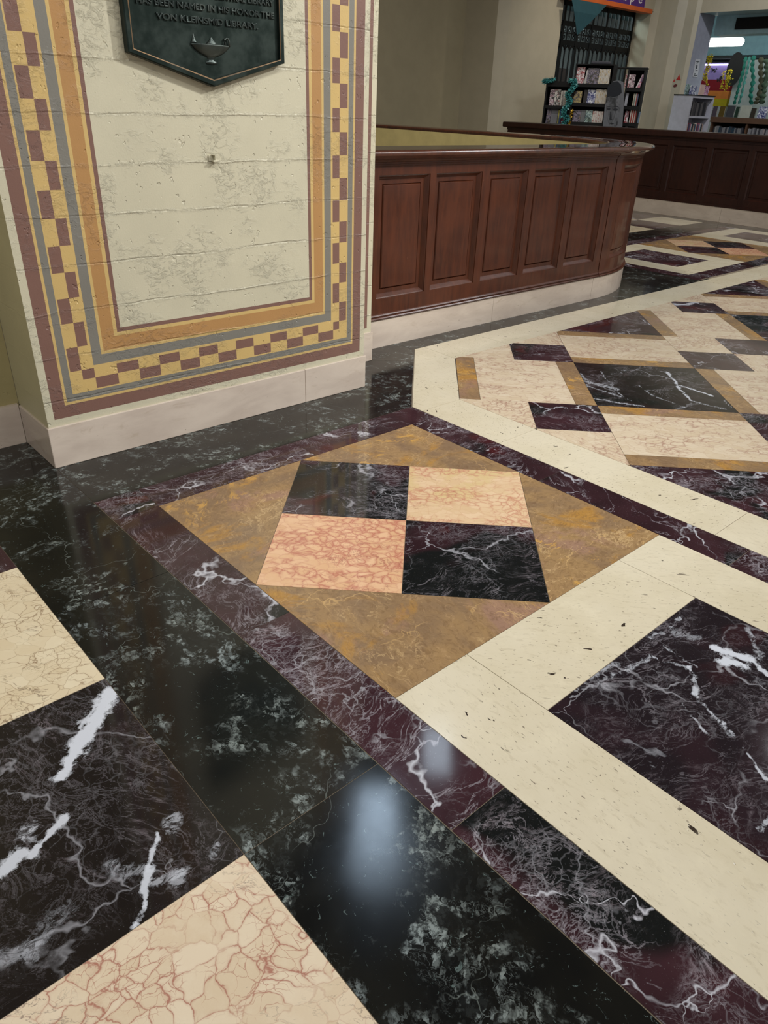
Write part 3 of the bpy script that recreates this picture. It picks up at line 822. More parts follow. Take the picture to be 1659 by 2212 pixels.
def facequad(mb, s0, s1, z0, z1, d0, d1=None, m=0):
    """strip following the path; d may differ between bottom and top"""
    if d1 is None: d1 = d0
    ss = srange(s0, s1)
    mb.grid([[(*path(s, d0), z0), (*path(s, d1), z1)] for s in ss], m, False)
def panel(mb, s0, s1, z0, z1):
    rr = [(0, 0), (.001, .004), (.005, .0065), (.017, .020), (.019, .023), (.037, .023), (.0385, .028), (.042, .021), (.045, .018)]
    for (i0, d0), (i1, d1) in zip(rr, rr[1:]):
        a0, a1, c0, c1 = s0 + i0, s1 - i0, z0 + i0, z1 - i0
        b0, b1, e0, e1 = s0 + i1, s1 - i1, z0 + i1, z1 - i1
        ins = [x for x in [i * LA / 24 for i in range(25)] if b0 < x < b1]
        def q(p): return [(*path(s, d), z) for s, z, d in p]
        sa = [a0] + ins + [a1]; sb = [b0] + ins + [b1]
        for k in range(len(sa) - 1):
            mb.poly(q([(sa[k], c0, d0), (sa[k + 1], c0, d0), (sb[k + 1], e0, d1), (sb[k], e0, d1)]))
            mb.poly(q([(sb[k], e1, d1), (sb[k + 1], e1, d1), (sa[k + 1], c1, d0), (sa[k], c1, d0)]))
        mb.poly(q([(a0, c0, d0), (b0, e0, d1), (b0, e1, d1), (a0, c1, d0)]))
        mb.poly(q([(b1, e0, d1), (a1, c0, d0), (a1, c1, d0), (b1, e1, d1)]))
    i1, d1 = rr[-1]
    facequad(mb, s0 + i1, s1 - i1, z0 + i1, z1 - i1, d1)
par = empty('paneled_parapet', (3.0, 1.9, 0))
tag(par, 'curved mahogany panelled parapet on a pale marble base beside the painted pilaster', 'parapet')
S0 = XS - XA
TH = .24
body = MB()
PZ0, PZ1 = .228, .752
ops = [(x0 - XA, x1 - XA) for x0, x1 in ((1.517, 1.827), (1.867, 2.184), (2.236, 2.539), (2.59, 2.901), (2.958, 3.264))]
cops = [(.105, .47), (.54, .84), (.92, 1.24), (1.32, 1.56)]
sp_ = []
k = LA + .1
while k + .45 < LA + (YE - YF - RAD): sp_.append((k, k + .4)); k += .47
def face_with(mb, s0, s1, ops, z0, z1):
    facequad(mb, s0, s1, .155, z0, 0); facequad(mb, s0, s1, z1, .815, 0)
    cur = s0
    for a, b in ops:
        facequad(mb, cur, a, z0, z1, 0); cur = b
    facequad(mb, cur, s1, z0, z1, 0)
SEND = LA + YE - YF - RAD
face_with(body, S0, -.004, ops, PZ0, PZ1)
face_with(body, .004, SEND, cops + sp_, PZ0, PZ1)
facequad(body, -.004, .004, .155, .815, .012)
for s in (-.004, .004):
    body.poly([(*path(s, 0), .155), (*path(s, .012), .155), (*path(s, .012), .815), (*path(s, 0), .815)])
# stepped mouldings under and over
for a, b in ((S0, -.003), (.003, SEND)):
    sweep(body, a, b, [(.02, .1335), (-.012, .1335), (-.014, .138), (-.010, .1425), (-.004, .143), (-.004, .147), (-.008, .150), (-.004, .155), (0, .158), (.02, .158)])
    sweep(body, a, b, [(.02, .786), (0, .786), (-.004, .789), (-.004, .795), (-.008, .797), (-.008, .803), (-.014, .806), (-.016, .812), (-.020, .816), (.02, .816)])
inner = MB()
body.build('wood_cladding', WOOD, par)
for a, b in ops + cops + sp_:
    pm = MB(); panel(pm, a, b, PZ0, PZ1); pm.build('panel', WOOD, par)
facequad(inner, S0, SEND, 0.0, .83, TH - .02)
facequad(inner, S0, SEND, .0, .002, TH - .02, .02)
o = inner.build('inner_wall', plain('olive_cream_paint', srgb(176, 162, 112), .55), par)
o['label'] = 'olive cream painted inner face'
rail = MB()
rp = [(.21, .8165), (-.030, .8165), (-.040, .821), (-.050, .828), (-.0585, .832), (-.061, .838), (-.0598, .8435), (-.0565, .848), (-.051, .851), (-.044, .8524), (-.036, .8528),
      (.215, .8525), (.222, .850), (.225, .843), (.222, .832), (.216, .8165)]
sweep(rail, S0, SEND, rp[::-1], 0, True)
o = rail.build('top_rail', WOODTOP, par)
md = o.modifiers.new('es', 'EDGE_SPLIT'); md.split_angle = math.radians(35)
bs = MB()
for a, b in ((S0, -.98), (-.9785, -.048), (-.046, .62), (.6215, 1.3), (1.3015, SEND)):
    sweep(bs, a, b, [(.05, 0), (-.006, 0), (-.006, .127), (-.002, .1335), (.05, .1335)])
bs.build('marble_base', BASEM, par)

# ---------------------------------------------------------------- far counter
fc = empty('paneled_counter', (7.9, 4, 0))
tag(fc, 'long shade-toned mahogany counter on a pale base in front of the book racks', 'counter')
XF = 7.74
mb = MB(); mb.box(XF + .02, XF + .3, .2, 6.28, .15, .80); 
fz0, fz1 = .24, .72
k = 6.2; ys = []
while k > .6:
    ys.append((k - .40, k)); k -= .465
cur = 6.28
def fq(mb, y0, y1, z0, z1, x=XF):
    mb.poly([(x, y0, z0), (x, y0, z1), (x, y1, z1), (x, y1, z0)])
fq(mb, .2, 6.28, .15, fz0); fq(mb, .2, 6.28, fz1, .8)
for a, b in ys:
    fq(mb, b, cur, fz0, fz1); cur = a
fq(mb, .2, cur, fz0, fz1)
mb.box(XF - .012, XF + .02, .2, 6.28, .15, .175); mb.box(XF - .012, XF + .02, .2, 6.28, .775, .80)
mb.build('wood_cladding', WOODFAR, fc)
for a, b in ys:
    pm = MB()
    rr = [(0, 0), (.012, .012), (.012, .018), (.035, .018), (.04, .013)]
    for (i0, d0), (i1, d1) in zip(rr, rr[1:]):
        A = [(XF + d0, a + i0, fz0 + i0), (XF + d0, b - i0, fz0 + i0), (XF + d0, b - i0, fz1 - i0), (XF + d0, a + i0, fz1 - i0)]
        B = [(XF + d1, a + i1, fz0 + i1), (XF + d1, b - i1, fz0 + i1), (XF + d1, b - i1, fz1 - i1), (XF + d1, a + i1, fz1 - i1)]
        for i in range(4): pm.poly([A[i], A[(i + 1) % 4], B[(i + 1) % 4], B[i]])
    pm.poly(B); pm.build('panel', WOODFAR, fc)
mb = MB(); mb.box(XF - .05, XF + .36, .2, 6.34, .80, .862)
mb.build('top_rail', WOODFAR, fc, bevel=.014)
mb = MB()
for a, b in ((.2, 2.0), (2.002, 3.15), (3.152, 4.4), (4.402, 6.28)): mb.box(XF - .008, XF + .3, a, b, 0, .15)
mb.build('marble_base', BASEM, fc)

# ---------------------------------------------------------------- far walls of the hall
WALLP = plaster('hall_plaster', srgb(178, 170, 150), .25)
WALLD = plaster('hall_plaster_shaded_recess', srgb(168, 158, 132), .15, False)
TEALW = plain('teal_wall_paint', srgb(124, 158, 168), .6)
GREYW = plain('blue_grey_paint', srgb(150, 152, 166), .6)
DARK = plain('matt_black', srgb(14, 14, 15), .6)
BLACKM = plain('black_painted_metal', srgb(10, 11, 13), .45)
ZC = 4.6
def wallpoly(name, pts, z0, z1, mat, kind='structure', m2=None):
    mb = MB()
    for a, b in zip(pts, pts[1:]): mb.poly([(a[0], a[1], z0), (b[0], b[1], z0), (b[0], b[1], z1), (a[0], a[1], z1)])
    o = mb.build(name, mat); tag(o, kind=kind); return o
# recess wall behind the stairwell, chamfered corner, wall up to the gated opening
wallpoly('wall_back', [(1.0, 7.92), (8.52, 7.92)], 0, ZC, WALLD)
mb = MB()
XO0, XO1, YG = 9.83, 12.3, 7.58
for a, b in (((8.52, 7.92), (8.52, 7.32)), ((8.52, 7.32), (8.64, 7.2)), ((8.64, 7.2), (XO0, 7.2)), ((XO0, 7.2), (XO0, YG))):
    mb.poly([(a[0], a[1], 0), (b[0], b[1], 0), (b[0], b[1], ZC), (a[0], a[1], ZC)])
mb.poly([(XO0, 7.2, 2.5), (XO1, 7.2, 2.5), (XO1, 7.2, ZC), (XO0, 7.2, ZC)])
mb.poly([(XO0, 7.2, 2.5), (XO1, 7.2, 2.5), (XO1, YG, 2.5), (XO0, YG, 2.5)])
pl = [(XO1, YG), (XO1, 7.24), (12.38, 7.14), (12.60, 7.14), (12.66, 7.2), (13.02, 7.2), (13.13, 7.08), (13.44, 7.08), (13.5, 7.02)]
for a, b in zip(pl, pl[1:]):
    mb.poly([(a[0], a[1], 0), (b[0], b[1], 0), (b[0], b[1], ZC), (a[0], a[1], ZC)])
tag(mb.build('wall_back', WALLP), kind='structure')
# right wall with the wide opening
mb = MB()
ZL = 2.57
mb.poly([(13.5, 7.02, ZL), (13.5, -3, ZL), (13.5, -3, ZC), (13.5, 7.02, ZC)])
mb.poly([(13.5, 3.0, 0), (13.5, -3, 0), (13.5, -3, ZL), (13.5, 3.0, ZL)])
tag(mb.build('wall_right', WALLP), kind='structure')
mb = MB()
mb.poly([(13.502, 7.02, 0), (14.05, 7.02, 0), (14.05, 7.02, 2.9), (13.502, 7.02, 2.9)])
mb.poly([(14.05, 7.02, 0), (14.05, 7.6, 0), (14.05, 7.6, 2.9), (14.05, 7.02, 2.9)])
tag(mb.build('trim_1', GREYW), kind='structure')
mb = MB()
mb.box(14.1, 14.5, 2.2, 7.01, 2.29, 2.60); mb.box(13.51, 14.1, 2.2, 7.01, 2.575, 2.60)
tag(mb.build('trim_2', plain('teal_paint_brightened', srgb(178, 212, 222), .6)), kind='structure')  # teal paint lightened to make up for weak light on the bulkhead
mb = MB(); mb.box(16.7, 17.38, 2.3, 9.0, 2.14, 2.91)
tag(mb.build('trim_3', TEALW), kind='structure')
mb = MB(); mb.box(16.75, 17.38, 2.3, 9.0, 2.085, 2.139)
tag(mb.build('trim_4', plain('dark_grey_soffit', srgb(60, 66, 68), .7)), kind='structure')
mb = MB(); mb.box(14.06, 14.098, 4.6, 6.62, 2.36, 2.53)
tag(mb.build('vent_grille', DARK), 'long black vent panel set in the teal bulkhead over the wide opening', 'vent')
mb = MB(); mb.box(-3, 18, -3.2, 11, ZC, ZC + .05)
tag(mb.build('ceiling', plain('ceiling_plaster', srgb(150, 138, 116), .8)), kind='structure')
mb = MB(); mb.box(14.06, 18, 2.2, 11, 2.92, 2.96)
tag(mb.build('ceiling', TEALW), kind='structure')
mb = MB(); mb.box(8.6, 14.0, 7.62, 11, 3.0, 3.04)
tag(mb.build('ceiling', TEALW), kind='structure')
mb = MB(); mb.poly([(17.4, 2.2, 0), (17.4, 11, 0), (17.4, 11, 2.92), (17.4, 2.2, 2.92)])
mb.poly([(8.6, 11, 0), (17.4, 11, 0), (17.4, 11, 3), (8.6, 11, 3)])
tag(mb.build('wall_far', plain('pale_grey_paint', srgb(168, 172, 172), .7)), kind='structure')

# mural of coloured bands on a free-standing partition inside the far room
mu = empty('rainbow_partition', (17.0, 8.3, 0))
tag(mu, 'partition painted with lilac, red, orange and yellow bands inside the far room', 'partition')
for nm, z0, z1, cc in (('lilac_band', 1.71, 2.02, (150, 130, 190)), ('red_band', 1.50, 1.71, (134, 22, 34)), ('orange_band', 1.35, 1.50, (210, 124, 52)), ('yellow_band', 1.20, 1.35, (176, 160, 22)), ('white_base', 0, 1.2, (170, 172, 172))):
    mb = MB(); mb.box(16.95, 17.05, 7.86, 8.9, z0, z1)
    mb.build(nm, plain(nm, srgb(*cc), .7), mu)
def emis(name, c, s):
    t = NT(name); t.fin(c, .6)
    t.b.inputs['Emission Color'].default_value = c + (1,); t.b.inputs['Emission Strength'].default_value = s
    return t.mat
LAMP = emis('lit_lamp_diffuser', (1.0, .97, .9), 6.0)
for z in (2.12, 1.985):
    mb = MB(); mb.tube([(16.9, 7.88, z), (16.9, 8.9, z)], .012, 8)
    tag(mb.build('tube_light', emis('cool_tube', (.85, .9, 1.0), 5)), ('upper' if z > 2.05 else 'lower') + ' thin white tube light above the lilac band in the far room', 'light')
# big oval ceiling lamp
lp = empty('ceiling_lamp', (15.3, 7.5, 2.9))
tag(lp, 'large glowing white oval lamp under the teal ceiling of the far room', 'lamp')
def stadium(cx, cy, L, W_, z0, z1, mb, m=0):
    pts = []
    for k in range(13):
        a = -math.pi / 2 + math.pi * k / 12; pts.append((cx + math.cos(a) * W_ / 2, cy))
    ring_ = [(cx + W_ / 2 * math.cos(a), cy - L / 2 + W_ / 2 * math.sin(a)) for a in [math.pi + math.pi * k / 12 for k in range(13)]] + \
            [(cx + W_ / 2 * math.cos(a), cy + L / 2 + W_ / 2 * math.sin(a)) for a in [math.pi * k / 12 for k in range(13)]]
    mb.grid([[(x, y, z0) for x, y in ring_], [(x, y, z1) for x, y in ring_]], m, False, True)
    mb.poly([(x, y, z0) for x, y in ring_], m); mb.poly([(x, y, z1) for x, y in ring_][::-1], m)
mb = MB(); mb.box(15.2, 15.35, 7.2, 8.2, 2.235, 2.345)
P_ = at(1568, 101, 0, 15.3)
def lampbody(x, ya, yb, z0, z1, d, mb):
    r = (z1 - z0) / 2; zc = (z0 + z1) / 2
    prof = [(ya + r - r * math.cos(a), zc - r * math.sin(a)) for a in [math.pi / 2 * 0 + math.pi * (k / 10 - .5) for k in range(11)]]
    prof = [(ya + r - r * math.cos(a), zc + r * math.sin(a)) for a in [math.pi * (k / 10 - .5) for k in range(11)]] + \
           [(yb - r + r * math.cos(a), zc - r * math.sin(a)) for a in [math.pi * (k / 10 - .5) for k in range(11)]]
    mb.poly([(x, y, z) for y, z in prof]); mb.poly([(x + d, y, z) for y, z in prof][::-1])
    n = len(prof)
    for i in range(n):
        j = (i + 1) % n
        mb.poly([(x, prof[i][0], prof[i][1]), (x + d, prof[i][0], prof[i][1]), (x + d, prof[j][0], prof[j][1]), (x, prof[j][0], prof[j][1])])
mb = MB(); lampbody(15.3, 7.03, 8.6, 2.205, 2.345, .1, mb); mb.build('diffuser', LAMP, lp)
for yy in (7.5, 8.3):
    mb = MB(); mb.tube([(15.35, yy, 2.34), (15.35, yy, 2.92)], .012); mb.build('suspension_rod', BLACKM, lp)
light('room_light', 'AREA', (15.6, 5.6, 2.86), (15.9, 5.8, 0), 95, (.86, 1.0, .98), shape='RECTANGLE', size=2.4, size_y=2.6)
light('room_light', 'AREA', (11.0, 8.7, 2.9), (11.0, 9.2, 0), 190, (.8, 1.0, 1.0), shape='RECTANGLE', size=2.4, size_y=1.6)

SKY = emis('daylight_glass', (.62, .80, 1.0), 16.0)
def ceiling_panel(name, c, a, b, ang, mat):
    ca, sa = math.cos(ang), math.sin(ang)
    P4 = [(c[0] + ca * i * a - sa * j * b, c[1] + sa * i * a + ca * j * b) for i, j in ((-1, -1), (1, -1), (1, 1), (-1, 1))]
    mb = MB(); mb.poly([(x, y, ZC - .006) for x, y in P4]); tag(mb.build(name, mat), kind='structure')
ceiling_panel('window_1', (2.16, 2.32), .46, .17, math.radians(48), SKY)
ADDED_GLOW = emis('added_ceiling_glow', (.93, .97, 1.0), 15.0)  # glow of the two added ceiling panels
ceiling_panel('added_glow_1', (7.0, -.25), 1.15, .68, 0, ADDED_GLOW)  # unseen panel, added to put highlights on the parapet mouldings
ceiling_panel('added_glow_2', (1.2, -2.2), .6, .45, 0, ADDED_GLOW)  # second unseen panel added for its light
ceiling_panel('window_2', (3.22, 2.62), .30, .13, math.radians(45), emis('hazy_daylight_glass', (.72, .86, 1.0), 9.0))

# back room seen through the gate
mb = MB(); mb.box(10.2, 12.9, 9.2, 9.3, 0, 1.72)
tag(mb.build('dark_lower_wall', plain('dark_brown_wall', srgb(52, 40, 36), .6)), 'dark brown lower wall of the room behind the gate', 'wall')  # slab standing in for the dark lower part of the back wall
wallpoly('wall_gate_room', [(8.6, 9.8), (12.2, 9.8), (12.2, 10.9)], 0, 3.0, TEALW)

# black folding gate
gt = empty('folding_gate', (11.3, YG, 0))
tag(gt, 'black wrought iron gate with scrollwork closing the opening behind the book racks', 'gate')
mb = MB()
GY = YG - .03
for z0, z1 in ((2.43, 2.50), (2.17, 2.235), (1.915, 1.985), (.9, .96), (0, .1)): mb.box(XO0 + .01, XO1 - .01, GY - .012, GY + .012, z0, z1)
mb.build('rail', BLACKM, gt)
mw = .385; nmod = 6
x0 = XO1 - .03 - nmod * mw
for i in range(nmod + 1):
    xx = x0 + i * mw
    mb = MB(); mb.box(xx - .027, xx + .027, GY - .018, GY + .018, 0, 2.5); mb.build('stile', BLACKM, gt)
for i in range(nmod):
    xx = x0 + i * mw
    for k in (1, 2):
        bx = xx + mw * k / 3
        mb = MB(); mb.box(bx - .009, bx + .009, GY - .009, GY + .009, .1, 2.43); mb.build('bar', BLACKM, gt)
    for k in range(3):
        cx = xx + mw * (k + .5) / 3
        mb = MB()
        for sz in (1, -1):
            zc = 2.078 + sz * .047
            pts = [(cx, GY, 2.078), (cx + .02 * (k - 1), GY, 2.078 + sz * .012)] + [(cx + (.030 - .0018 * j) * math.cos(math.pi * 1.2 - j * .6), GY, zc + sz * (.034 - .002 * j) * math.sin(math.pi * 1.2 - j * .6)) for j in range(11)]
            mb.tube(pts, .0075, 6)
        mb.box(cx - .06, cx + .06, GY - .008, GY + .008, 2.070, 2.086)
        mb.build('scroll', BLACKM, gt)
        for z in (1.885, 2.2):   # arched heads between the bars
            mb = MB(); mb.tube([(cx + .055 * math.cos(a), GY, z - .03 + .05 * math.sin(a)) for a in [math.pi * j / 8 for j in range(9)]], .014, 6)
            mb.build('arch', BLACKM, gt)

# orange ledge, purple sign and pennant over the gate
mb = MB(); mb.box(9.70, 12.02, 7.05, 7.195, 2.435, 2.495)
tag(mb.build('orange_ledge', plain('orange_paint_board', srgb(190, 92, 40), .6), bevel=.004), 'orange board running across the top of the gated opening', 'board')
sg = empty('shop_sign', (11.2, 7.1, 2.5))
tag(sg, 'purple sign with thin white letters standing on the orange board', 'sign')
mb = MB(); mb.box(10.60, 11.80, 7.08, 7.12, 2.496, 2.98); o = mb.build('sign_board', plain('purple_board', srgb(74, 40, 116), .55), sg)
WHITE = plain('white_paint', srgb(214, 210, 214), .5)
for ch, cx_ in zip('scape', (10.72, 10.97, 11.20, 11.42, 11.65)):
    text_obj('letter', ch, .20, cx_, 2.545, 7.078, WHITE, sg, .105, .004)
mb = MB(); mb.box(9.72, 10.59, 7.10, 7.16, 2.496, 3.0)
tag(mb.build('blue_panel', plain('slate_blue', srgb(74, 98, 112), .6)), 'slate blue board on the orange ledge left of the purple sign', 'board')
mb = MB()
T = [(9.77, 7.03, 2.43), (10.67, 7.03, 2.43), (10.03, 7.03, 2.01)]
mid = [(9.83, 7.0, 2.28), (10.42, 7.0, 2.28)]
mb.grid([[T[0], T[1]], [mid[0], mid[1]], [(10.02, 7.03, 2.012), (10.04, 7.03, 2.012)]], 0, False)
o = mb.build('pennant', plain('teal_cloth', srgb(36, 72, 82), .8)); md = o.modifiers.new('th', 'SOLIDIFY'); md.thickness = .006
tag(o, 'dark teal triangular pennant hanging from the orange board', 'pennant')

# ---------------------------------------------------------------- book racks
class Frame:
    """upright local frame on the floor: s to the right, z up, b back"""
    def __init__(self, px, py, ang):
        self.o = Vector((px, py, 0)); self.e = Vector((math.cos(ang), math.sin(ang), 0)); self.b = Vector((-math.sin(ang), math.cos(ang), 0))
    def P(self, u, v, back=0):
        d = r0 * ((u - 829.5) / 1573.0) + r1 * ((v - 1106.0) / 1573.0) + r2
        oo = self.o + self.b * back
        k = (oo - CP).dot(self.b) / d.dot(self.b)
        q_ = CP + d * k
        return ((q_ - self.o).dot(self.e), q_.z)
    def W(self, s, b, z): return self.o + self.e * s + self.b * b + Vector((0, 0, z))
    def box(self, mb, s0, s1, b0, b1, z0, z1, m=0):
        p = [self.W(s, b, z) for z in (z0, z1) for b in (b0, b1) for s in (s0, s1)]
        for q_ in ((0, 2, 3, 1), (4, 5, 7, 6), (0, 1, 5, 4), (2, 6, 7, 3), (0, 4, 6, 2), (1, 3, 7, 5)): mb.poly([p[i] for i in q_], m)
    def px(self, u0, u1, v0, v1, back=0):
        """s0,s1,z0,z1 of an upright rectangle seen at these photo pixels"""
        vm = (v0 + v1) / 2; um = (u0 + u1) / 2
        return (self.P(u0, vm, back)[0], self.P(u1, vm, back)[0], self.P(um, v1, back)[1], self.P(um, v0, back)[1])

_pm = {}
def cmat(c, rough=.5):
    k = tuple(c)
    if k not in _pm: _pm[k] = plain('cover_%02x%02x%02x' % k, srgb(*c), rough)
    return _pm[k]
def art(name, base, cols, seed):
    """busy printed cover"""
    t = NT(name); p = t.vadd(t.pos(), (seed * 3.7, seed * 1.3, seed))
    n = t.noise(p, 13, 6, .7, 2.5); n2 = t.noise(t.vadd(p, (5, 5, 5)), 9, 5, .65, 2)
    c = t.mix(t.mr(n, .46, .52), srgb(*base), srgb(*cols[0]))
    c = t.mix(t.mr(n2, .53, .57), c, srgb(*cols[1]))
    c = t.mix(t.mr(t.noise(t.vadd(p, (1, 2, 9)), 18, 4, .7, 2), .58, .62), c, srgb(*cols[2]))
    return t.fin(c, .35, .4)
PAGES = plain('page_paper', srgb(196, 190, 176), .8)
def book(F, name, s0, s1, b0, depth, z0, z1, mat, label, cat, group=None, lean=0.0, tip=None, parts=True):
    """cover board shell and page block; z0 rests on the shelf"""
    root = empty(name, tuple(F.W((s0 + s1) / 2, b0, z0)))
    tag(root, label, cat, group)
    mb = MB(); g = .0012
    thin = (s1 - s0) < depth * .5
    L = lean
    def wb(mb, a0, a1, c0, c1, d0, d1):
        p = [F.W(s + L * (z - z0), b + .12 * (z - z0) * (0 if thin else 1), z) for z in (d0, d1) for b in (c0, c1) for s in (a0, a1)]
        for q_ in ((0, 2, 3, 1), (4, 5, 7, 6), (0, 1, 5, 4), (2, 6, 7, 3), (0, 4, 6, 2), (1, 3, 7, 5)): mb.poly([p[i] for i in q_])
    if thin:   # spine towards the viewer
        t = (s1 - s0) * .12
        wb(mb, s0, s1, b0, b0 + t, z0, z1); wb(mb, s0, s0 + t, b0 + t, b0 + depth, z0, z1); wb(mb, s1 - t, s1, b0 + t, b0 + depth, z0, z1)
        mb.build('cover', mat, root)
        mb = MB(); wb(mb, s0 + t, s1 - t, b0 + t, b0 + depth * .96, z0 + .004, z1 - .004); mb.build('pages', PAGES, root)
    else:
        t = depth * .1
        wb(mb, s0, s1, b0, b0 + t, z0, z1); wb(mb, s0, s1, b0 + depth - t, b0 + depth, z0, z1); wb(mb, s0, s0 + t, b0 + t, b0 + depth - t, z0, z1)
        mb.build('cover', mat, root)
        mb = MB(); wb(mb, s0 + t, s1 - .004, b0 + t, b0 + depth - t, z0 + .004, z1 - .004); mb.build('pages', PAGES, root)
    return root
def zoom3(x, y): return (1160 + x / 6.381, 100 + y / 6.38)
ARTS = [art('cover_art', (210, 196, 200), ((120, 84, 100), (40, 34, 40), (200, 170, 170)), 1),
        art('cover_art', (200, 196, 190), ((30, 28, 30), (90, 84, 86), (200, 60, 50)), 2),
        art('cover_art', (176, 178, 200), ((40, 50, 110), (220, 222, 226), (30, 30, 60)), 3),
        art('cover_art', (60, 56, 70), ((120, 110, 130), (30, 26, 30), (150, 130, 90)), 4),
        art('cover_art', (86, 110, 118), ((160, 180, 176), (40, 60, 66), (110, 130, 90)), 5),
        art('cover_art', (110, 96, 76), ((180, 160, 90), (40, 34, 30), (90, 84, 96)), 6),
        art('cover_art', (206, 186, 190), ((150, 40, 46), (230, 226, 226), (60, 40, 50)), 7),
        art('cover_art', (150, 60, 100), ((200, 170, 190), (60, 40, 90), (190, 90, 110)), 8)]
ANG = math.radians(-64)
def face_book(F, zr, mat, label, name='comic_book', cat='book', group=None, b0=.0, lean=0):
    (x0, x1, y0, y1) = zr
    u0, v0 = zoom3(x0, y0); u1, v1 = zoom3(x1, y1)
    s0, s1, z0, z1 = F.px(u0, u1, v0, v1)
    book(F, name, s0, s1, b0, .03, z0, z1, mat, label, cat, group, lean)
def spines(F, zr, n, mats, label, group, name='paperback', jit=.006):
    (x0, x1, y0, y1) = zr
    u0, v0 = zoom3(x0, y0); u1, v1 = zoom3(x1, y1)
    s0, s1, z0, z1 = F.px(u0, u1, v0, v1)
    w = (s1 - s0) / n
    rr = random.Random(n + int(x0))
    for i in range(n):
        book(F, name, s0 + w * i + .001, s0 + w * (i + 1) - .001, 0.0 + rr.uniform(0, .008), .11, z0, z1 - rr.uniform(0, jit), mats[i % len(mats)], label if isinstance(label, str) else label[i], 'book', group)

def spine_mat(name, base, low, mark, seed):
    t = NT(name); p = t.pos()
    sep = t.n.new('ShaderNodeSeparateXYZ'); t.l(p, sep.inputs[0])
    n = t.noise(t.vadd(t.vscale(p, (3, 3, 1)), (seed, 0, 0)), 26, 3, .6)
    c = t.mix(t.mr(n, .56, .6), srgb(*base), srgb(*mark))
    return t.fin(c, .45)
WS = spine_mat('white_spine', (206, 200, 190), (190, 150, 60), (120, 112, 110), 1)
WS2 = spine_mat('white_spine_yellow_mark', (204, 198, 188), (190, 150, 60), (182, 150, 84), 2)
WS3 = spine_mat('white_spine_red_mark', (204, 196, 190), (190, 150, 60), (150, 70, 60), 3)
GS = spine_mat('grey_spine', (150, 146, 142), (190, 150, 60), (70, 66, 70), 4)

def zs(F, x, y):
    u, v = zoom3(x, y); return F.P(u, v)
# rack 1
F1 = Frame(9.02, 6.55, ANG)
def rack(name, F, label, xl, xr, ytop, shelves, depth=.26, header=None):
    root = empty(name, tuple(F.W(0, .1, 0))); tag(root, label, 'book rack')
    sl = zs(F, xl, (ytop + 1100) / 2)[0]; sr = zs(F, xr, (ytop + 1100) / 2)[0]; zt = zs(F, (xl + xr) / 2, ytop)[1]
    mb = MB(); F.box(mb, sl, sr, depth - .02, depth, .05, zt); mb.build('back_panel', DARK, root)
    for a in (sl, sr - .022):
        mb = MB(); F.box(mb, a, a + .022, -.03, depth - .02, 0.02, zt); mb.build('side_panel', DARK, root)
    zz = []
    for y in shelves:
        z = zs(F, (xl + xr) / 2, y)[1]; zz.append(z)
    z = zz[-1]
    while z > .35: z -= .29; zz.append(z)
    for z in zz:
        mb = MB(); F.box(mb, sl + .022, sr - .022, -.03, depth - .02, z - .022, z - .003); F.box(mb, sl + .022, sr - .022, -.034, -.028, z - .03, z + .012)
        mb.build('shelf', DARK, root)
    mb = MB(); F.box(mb, sl, sr, -.03, depth, zt, zt + .015)
    if header: F.box(mb, sl + .0, sr, -.034, -.028, zt - header, zt)
    mb.build('top_panel', DARK, root)
    return sl, sr, zt
rack('book_rack', F1, 'low black book rack at the left end behind the far counter, draped with teal tinsel', 100, 432, 500, [828, 1075], header=.05)
face_book(F1, (172, 236, 592, 822), ARTS[0], 'pink and grey illustrated comic facing out at the left of the low rack top shelf')
face_book(F1, (238, 318, 590, 824), ARTS[1], 'black and white illustrated comic facing out beside the pink one on the low rack')
spines(F1, (322, 424, 606, 826), 5, [WS, GS, WS, WS, GS], 'pale spined paperback on the top shelf of the low rack', 'paperbacks on the top shelf of the low rack')
face_book(F1, (128, 186, 852, 1066), ARTS[3], 'purple grey illustrated comic facing out at the left of the low rack second shelf')
face_book(F1, (190, 282, 838, 1070), cmat((112, 112, 118)), 'plain grey cover facing out on the second shelf of the low rack', 'binder', 'book')
cs5 = [(170, 164, 90), (70, 100, 150), (60, 44, 70), (180, 60, 84), (190, 150, 160)]
spines(F1, (286, 372, 870, 1072), 5, [cmat(c) for c in cs5], ['yellow spine next to the plain grey cover on the low rack', 'blue spine next to the yellow one on the low rack', 'dark plum spine on the second shelf of the low rack', 'pinkish red spine on the second shelf of the low rack', 'pale pink spine at the right end of the low rack second shelf'], 'coloured paperbacks on the low rack second shelf')
spines(F1, (116, 240, 1092, 1200), 2, [cmat((150, 150, 158)), cmat((176, 172, 160))], 'grey cover top just showing above the far counter on the low rack', 'books low in the left rack')
# rack 2
F2 = Frame(9.30, 5.98, ANG)
rack('book_rack', F2, 'tall black book rack in the middle behind the far counter', 482, 1020, 262, [530, 800, 1062], header=None)
face_book(F2, (540, 650, 285, 522), ARTS[6], 'white and red manga facing out at the top left of the tall middle rack')
face_book(F2, (655, 685, 320, 524), cmat((180, 176, 172)), 'narrow pale book leaning beside the white and red manga', lean=.10)
face_book(F2, (690, 845, 300, 520), ARTS[3], 'dark boxed set with a smoky cover on the top shelf of the tall middle rack', 'boxed_set', 'boxed set')
spines(F2, (850, 1002, 312, 525), 8, [WS2], 'white spined paperback with a yellow foot on the top shelf of the tall middle rack', 'white paperbacks on the top shelf of the tall rack')
face_book(F2, (505, 612, 612, 786), ARTS[5], 'brown and yellow illustrated book facing out on the second shelf of the tall rack')
face_book(F2, (640, 688, 600, 790), cmat((44, 40, 40)), 'dark book on the second shelf of the tall rack')
face_book(F2, (692, 800, 600, 796), ARTS[2], 'blue and white manga facing out on the second shelf of the tall rack')
